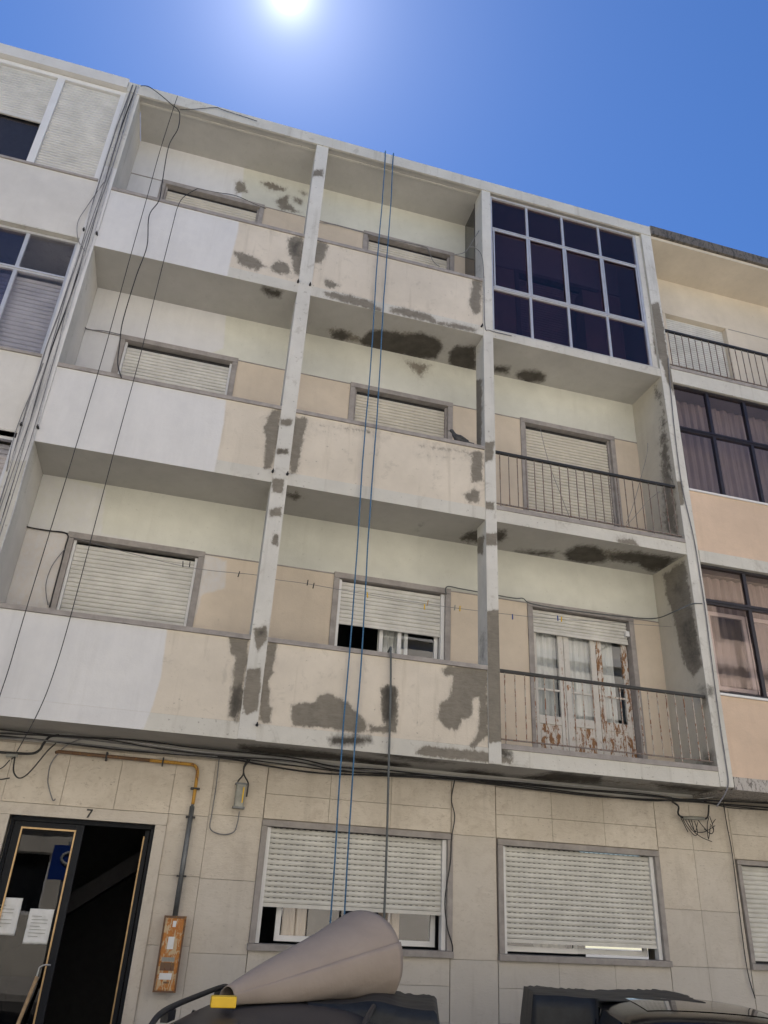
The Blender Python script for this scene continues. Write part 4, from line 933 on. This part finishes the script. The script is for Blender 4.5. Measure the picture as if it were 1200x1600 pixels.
# ------------------------------------------------------------------ cars
def car(name, label, loc, heading, body_m, rails, half=.80, roof_h=1.43, rear=-1.0, front=.85, hw=.56):
    o = empty(name, loc, label, 'car', 'parked cars', True, -heading)
    # body: lofted sections along y
    def section(y, wdt, zl, zb, crown):
        q = [(-wdt*.55, zl), (-wdt*.93, zl+.03), (-wdt, zl+.18), (-wdt*1.0, zb-.20), (-wdt*.955, zb-.03), (-wdt*.85, zb+.01), (-wdt*.4, zb+crown), (0, zb+crown*1.15)]
        q = q+[(-x, z) for x, z in reversed(q[:-1])]
        return [(x, y, z) for x, z in q]
    L0, L1 = rear-.55, front+1.15
    st = [(L0, .80, .42, .66, .01), (L0+.05, .92, .30, .80, .015), (L0+.25, .98, .24, .92, .02), (rear, 1.0, .22, .96, .02), (0, 1.0, .20, .93, .02), (front, 1.0, .20, .92, .03), (L1-.45, .97, .22, .84, .05), (L1-.12, .90, .26, .72, .03), (L1, .78, .36, .60, .01)]
    b = MB(); rings = [section(y, half*s_, zl, zb, cr) for y, s_, zl, zb, cr in st]; n_ = len(rings[0])
    vs = [p for r in rings for p in r]; fs = [(i*n_+k, (i+1)*n_+k, (i+1)*n_+(k+1) % n_, i*n_+(k+1) % n_) for i in range(len(rings)-1) for k in range(n_)]
    fs += [tuple(range(n_)), tuple((len(rings)-1)*n_+k for k in range(n_-1, -1, -1))]
    b.add(vs, fs, 0, True); bo = b.build('body', body_m, o); sm_ = bo.modifiers.new('sub', 'SUBSURF'); sm_.levels = 2; sm_.render_levels = 2
    # roof shell: crowned
    def rz(u, v_):  # u along -1..1, v across
        return roof_h-.03*v_*v_-.045*abs(v_)**6-.030*u*u-.035*abs(u)**7
    r = MB(); nu, nv = 26, 18; vs = []
    for i in range(nu+1):
        u = -1+2*i/nu; y = (rear+.06)+(front-rear-.12)*(u+1)/2
        for j in range(nv+1):
            v_ = -1+2*j/nv; ww = hw*(1-.05*u*u) ; vs.append((ww*v_, y+ .04*(1-v_*v_)*u, rz(u, v_)))
    r.add(vs, [(i*(nv+1)+j, i*(nv+1)+j+1, (i+1)*(nv+1)+j+1, (i+1)*(nv+1)+j) for i in range(nu) for j in range(nv)], 0, True)
    ro = r.build('roof', body_m, o); so_ = ro.modifiers.new('s', 'SOLIDIFY'); so_.thickness = .03; so_.offset = -1
    zr = roof_h-.10; zb = .93; wb = half*.93
    yr0, yr1, yb0, yb1 = rear+.08, front-.06, rear-.33, front+.58
    def q4(a, b_, c, d, nm):
        m_ = MB(); nn = (Vector(b_)-Vector(a)).cross(Vector(d)-Vector(a)).normalized()*.006
        m_.prism([a, b_, c, d], tuple(nn)); m_.build(nm, MT['carglass'], o)
    q4((-wb*.92, yb0, zb), (wb*.92, yb0, zb), (hw*.95, yr0, zr), (-hw*.95, yr0, zr), 'rear_window')
    q4((wb*.92, yb1, zb-.03), (-wb*.92, yb1, zb-.03), (-hw*.95, yr1, zr), (hw*.95, yr1, zr), 'windscreen')
    for s_ in (-1, 1):
        for (a, b_, c, d) in ((yb0+.1, -.02, -.02, yr0+.05), (.06, yb1-.12, yr1-.05, .06)):
            q4((s_*wb, a, zb), (s_*wb, b_, zb), (s_*hw, c, zr+.02), (s_*hw, d, zr+.02), 'side_window')
        for pts in ([(s_*wb*.97, yb0, zb-.02), (s_*hw*.95, yr0, zr)], [(s_*wb*.97, yb1, zb-.03), (s_*hw*.95, yr1, zr-.01)], [(s_*wb, .02, zb-.02), (s_*hw*.97, .02, zr+.02)]):
            MB().tube(pts, .035, 6).build('pillar', body_m, o)
        MB().box(s_*(half+.12)-.08, s_*(half+.12)+.08, front+.30, front+.38, .90, 1.02).build('wing_mirror', body_m, o, bevel=.02)
        MB().box(s_*half*.72-.12, s_*half*.72+.12, L0-.005, L0+.12, .62, .76).build('tail_light', MT['lamp'], o, bevel=.02)
        MB().box(s_*half*.66-.14, s_*half*.66+.14, L1-.14, L1-.02, .56, .68).build('headlight', MT['carglass'], o, bevel=.02)
        for y in (L0+.62, L1-.75):
            wv = MB().tube([(s_*(half-.17), y, .30), (s_*(half-.15), y, .30), (s_*(half+.01), y, .30), (s_*(half+.03), y, .30)], [.26, .30, .30, .26], 28).build('wheel', MT['tyre'], o)
            MB().tube([(s_*(half+.025), y, .30), (s_*(half+.034), y, .30)], .19, 24).build('rim', MT['rim'], wv)
        if rails:
            rx = s_*(hw-.015); zr_ = roof_h-.045
            MB().tube(smooth([(rx, rear-.04, zr_-.10), (rx, rear+.06, zr_-.02), (rx, rear+.28, zr_+.045), (rx, (rear+front)/2, zr_+.055), (rx, front-.25, zr_+.045), (rx, front-.05, zr_-.02)]), .016, 9).build('roof_rail', MT['black'], o)
            for y in (rear+.38, front-.40): MB().box(rx-.02, rx+.02, y-.07, y+.07, zr_-.01, zr_+.04).build('rail_foot', MT['black'], o)
    return o
TH = math.radians(19)
c1 = car('parked_car', 'dark grey car with roof rails carrying a large brown roll', (-2.28, -2.20, GROUND), TH, MT['cargrey'], True, rear=-.95, front=.95)
c2 = car('parked_car', 'glossy black car with a black plastic sheet along its left side', (.96, -1.62, GROUND), TH, MT['carblack'], False, half=.84, rear=-.85, front=.75, hw=.68, roof_h=1.44)
sr_ = MB(); vs = []
for i in range(13):
    for j in range(13):
        u_, v_ = -.62+.9*i/12, -.66+1.32*j/12
        vs.append((.68*(1-.05*u_*u_)*v_, -.79+1.48*(u_+1)/2+.04*(1-v_*v_)*u_, 1.44-.03*v_*v_-.045*abs(v_)**6-.030*u_*u_-.035*abs(u_)**7+.004))
sr_.add(vs, [(i*13+j, i*13+j+1, (i+1)*13+j+1, (i+1)*13+j) for i in range(12) for j in range(12)], 0, True)
sr_.build('sunroof', MT['carglass'], c2)
def loc2w(car_o, x, y, z):
    c, s_ = math.cos(TH), math.sin(TH); l = car_o.location
    return (l.x+x*c+y*s_, l.y-x*s_+y*c, l.z+z)
# yellow tape roll piece on the rail
yt = on('f', [(349, 1566)], -2.6)[0]
tag(MB().box(yt[0]-.07, yt[0]+.07, -2.63, -2.56, yt[2]-.025, yt[2]+.03).build('wedge_block', MT['yellow'], bevel=.006), 'small yellow block clipped on the roof rail of the car with the roll', 'block')
# rolled brown sheet: a cone-like roll, open at its wide end
RB = MB(); nS, nA = 40, 64
P0 = Vector(at(354, 1560, -2.35)); P1 = Vector(at(570, 1500, -1.6))
ax = (P1-P0).normalized(); up = Vector((0, 0, 1)); e1 = (up-ax*up.dot(ax)).normalized(); e2 = ax.cross(e1)
vs = []
for i in range(nS+1):
    t = i/nS; c = P0+(P1-P0)*t; R0 = .065+.265*t
    for j in range(nA+1):
        th = 1.15+2*math.pi*1.10*j/nA
        fold = max(0, -math.cos(th)+.25)*t
        rr = R0*(1-.04*(j/nA))+.007*math.sin(3*th+t*5)*t+.006*fold*math.sin(5*th-t*14)+.003*fold*math.sin(13*th+t*23)+.006*math.sin(t*9+th*2)
        pnt = c+e1*math.cos(th)*rr*(.90 if math.cos(th) < 0 else 1.0)+e2*math.sin(th)*rr*1.05
        if i == nS: pnt += ax*(.02*math.sin(2*th))
        pnt.z = max(pnt.z, GROUND+1.437); vs.append(pnt)
RB.add(vs, [(i*(nA+1)+j, i*(nA+1)+j+1, (i+1)*(nA+1)+j+1, (i+1)*(nA+1)+j) for i in range(nS) for j in range(nA)], 0, True)
ro = tag(RB.build('rolled_sheet', MT['kraft']), 'large cone shaped roll of brown sheeting lying on the car roof', 'roll')
so_ = ro.modifiers.new('s', 'SOLIDIFY'); so_.thickness = .004
# black plastic sheets draped over the cars
def drape(name, car_o, x0, x1, y0, y1, zf, label, n=(46, 30), fray=.05):
    b = MB(); vs = []
    for j in range(n[1]+1):
        for i in range(n[0]+1):
            u, v_ = i/n[0], j/n[1]; x = lerp(x0, x1, u); y = lerp(y0, y1, v_)
            if j == n[1]: y += random.uniform(-fray, fray)
            if i in (0, n[0]): x += random.uniform(-fray, fray)*.4
            z = zf(x, y)+.0025*math.sin(x*19+y*11)+.0015*math.sin(y*31)
            vs.append(loc2w(car_o, x, y, z))
    b.add(vs, [(j*(n[0]+1)+i, j*(n[0]+1)+i+1, (j+1)*(n[0]+1)+i+1, (j+1)*(n[0]+1)+i) for j in range(n[1]) for i in range(n[0])], 0, True)
    o = tag(b.build(name, MT['sheet']), label, 'sheet', 'black plastic sheets over the cars'); s_ = o.modifiers.new('s', 'SOLIDIFY'); s_.thickness = .002
def z1f(x, y):
    return 1.438+.03*math.exp(-((x-.55)/.12)**2)-6*max(0, x-.93)-6*max(0, .02-y)-.02*max(0, y-.6)
drape('plastic_sheet', c1, .12, .99, -.06, .98, z1f, 'frayed black plastic sheet over the right rail of the car carrying the roll')
def z2f(x, y):
    return 1.446-(.03*min(1, abs(x/.55))**2 if x > -.6 else .03)-8*max(0, -1.18-x)-(6*max(0, .05-y) if x < -.70 else 0)
drape('plastic_sheet', c2, -1.27, .12, -.05, .80, z2f, 'frayed black plastic sheet over the left side of the glossy black car')
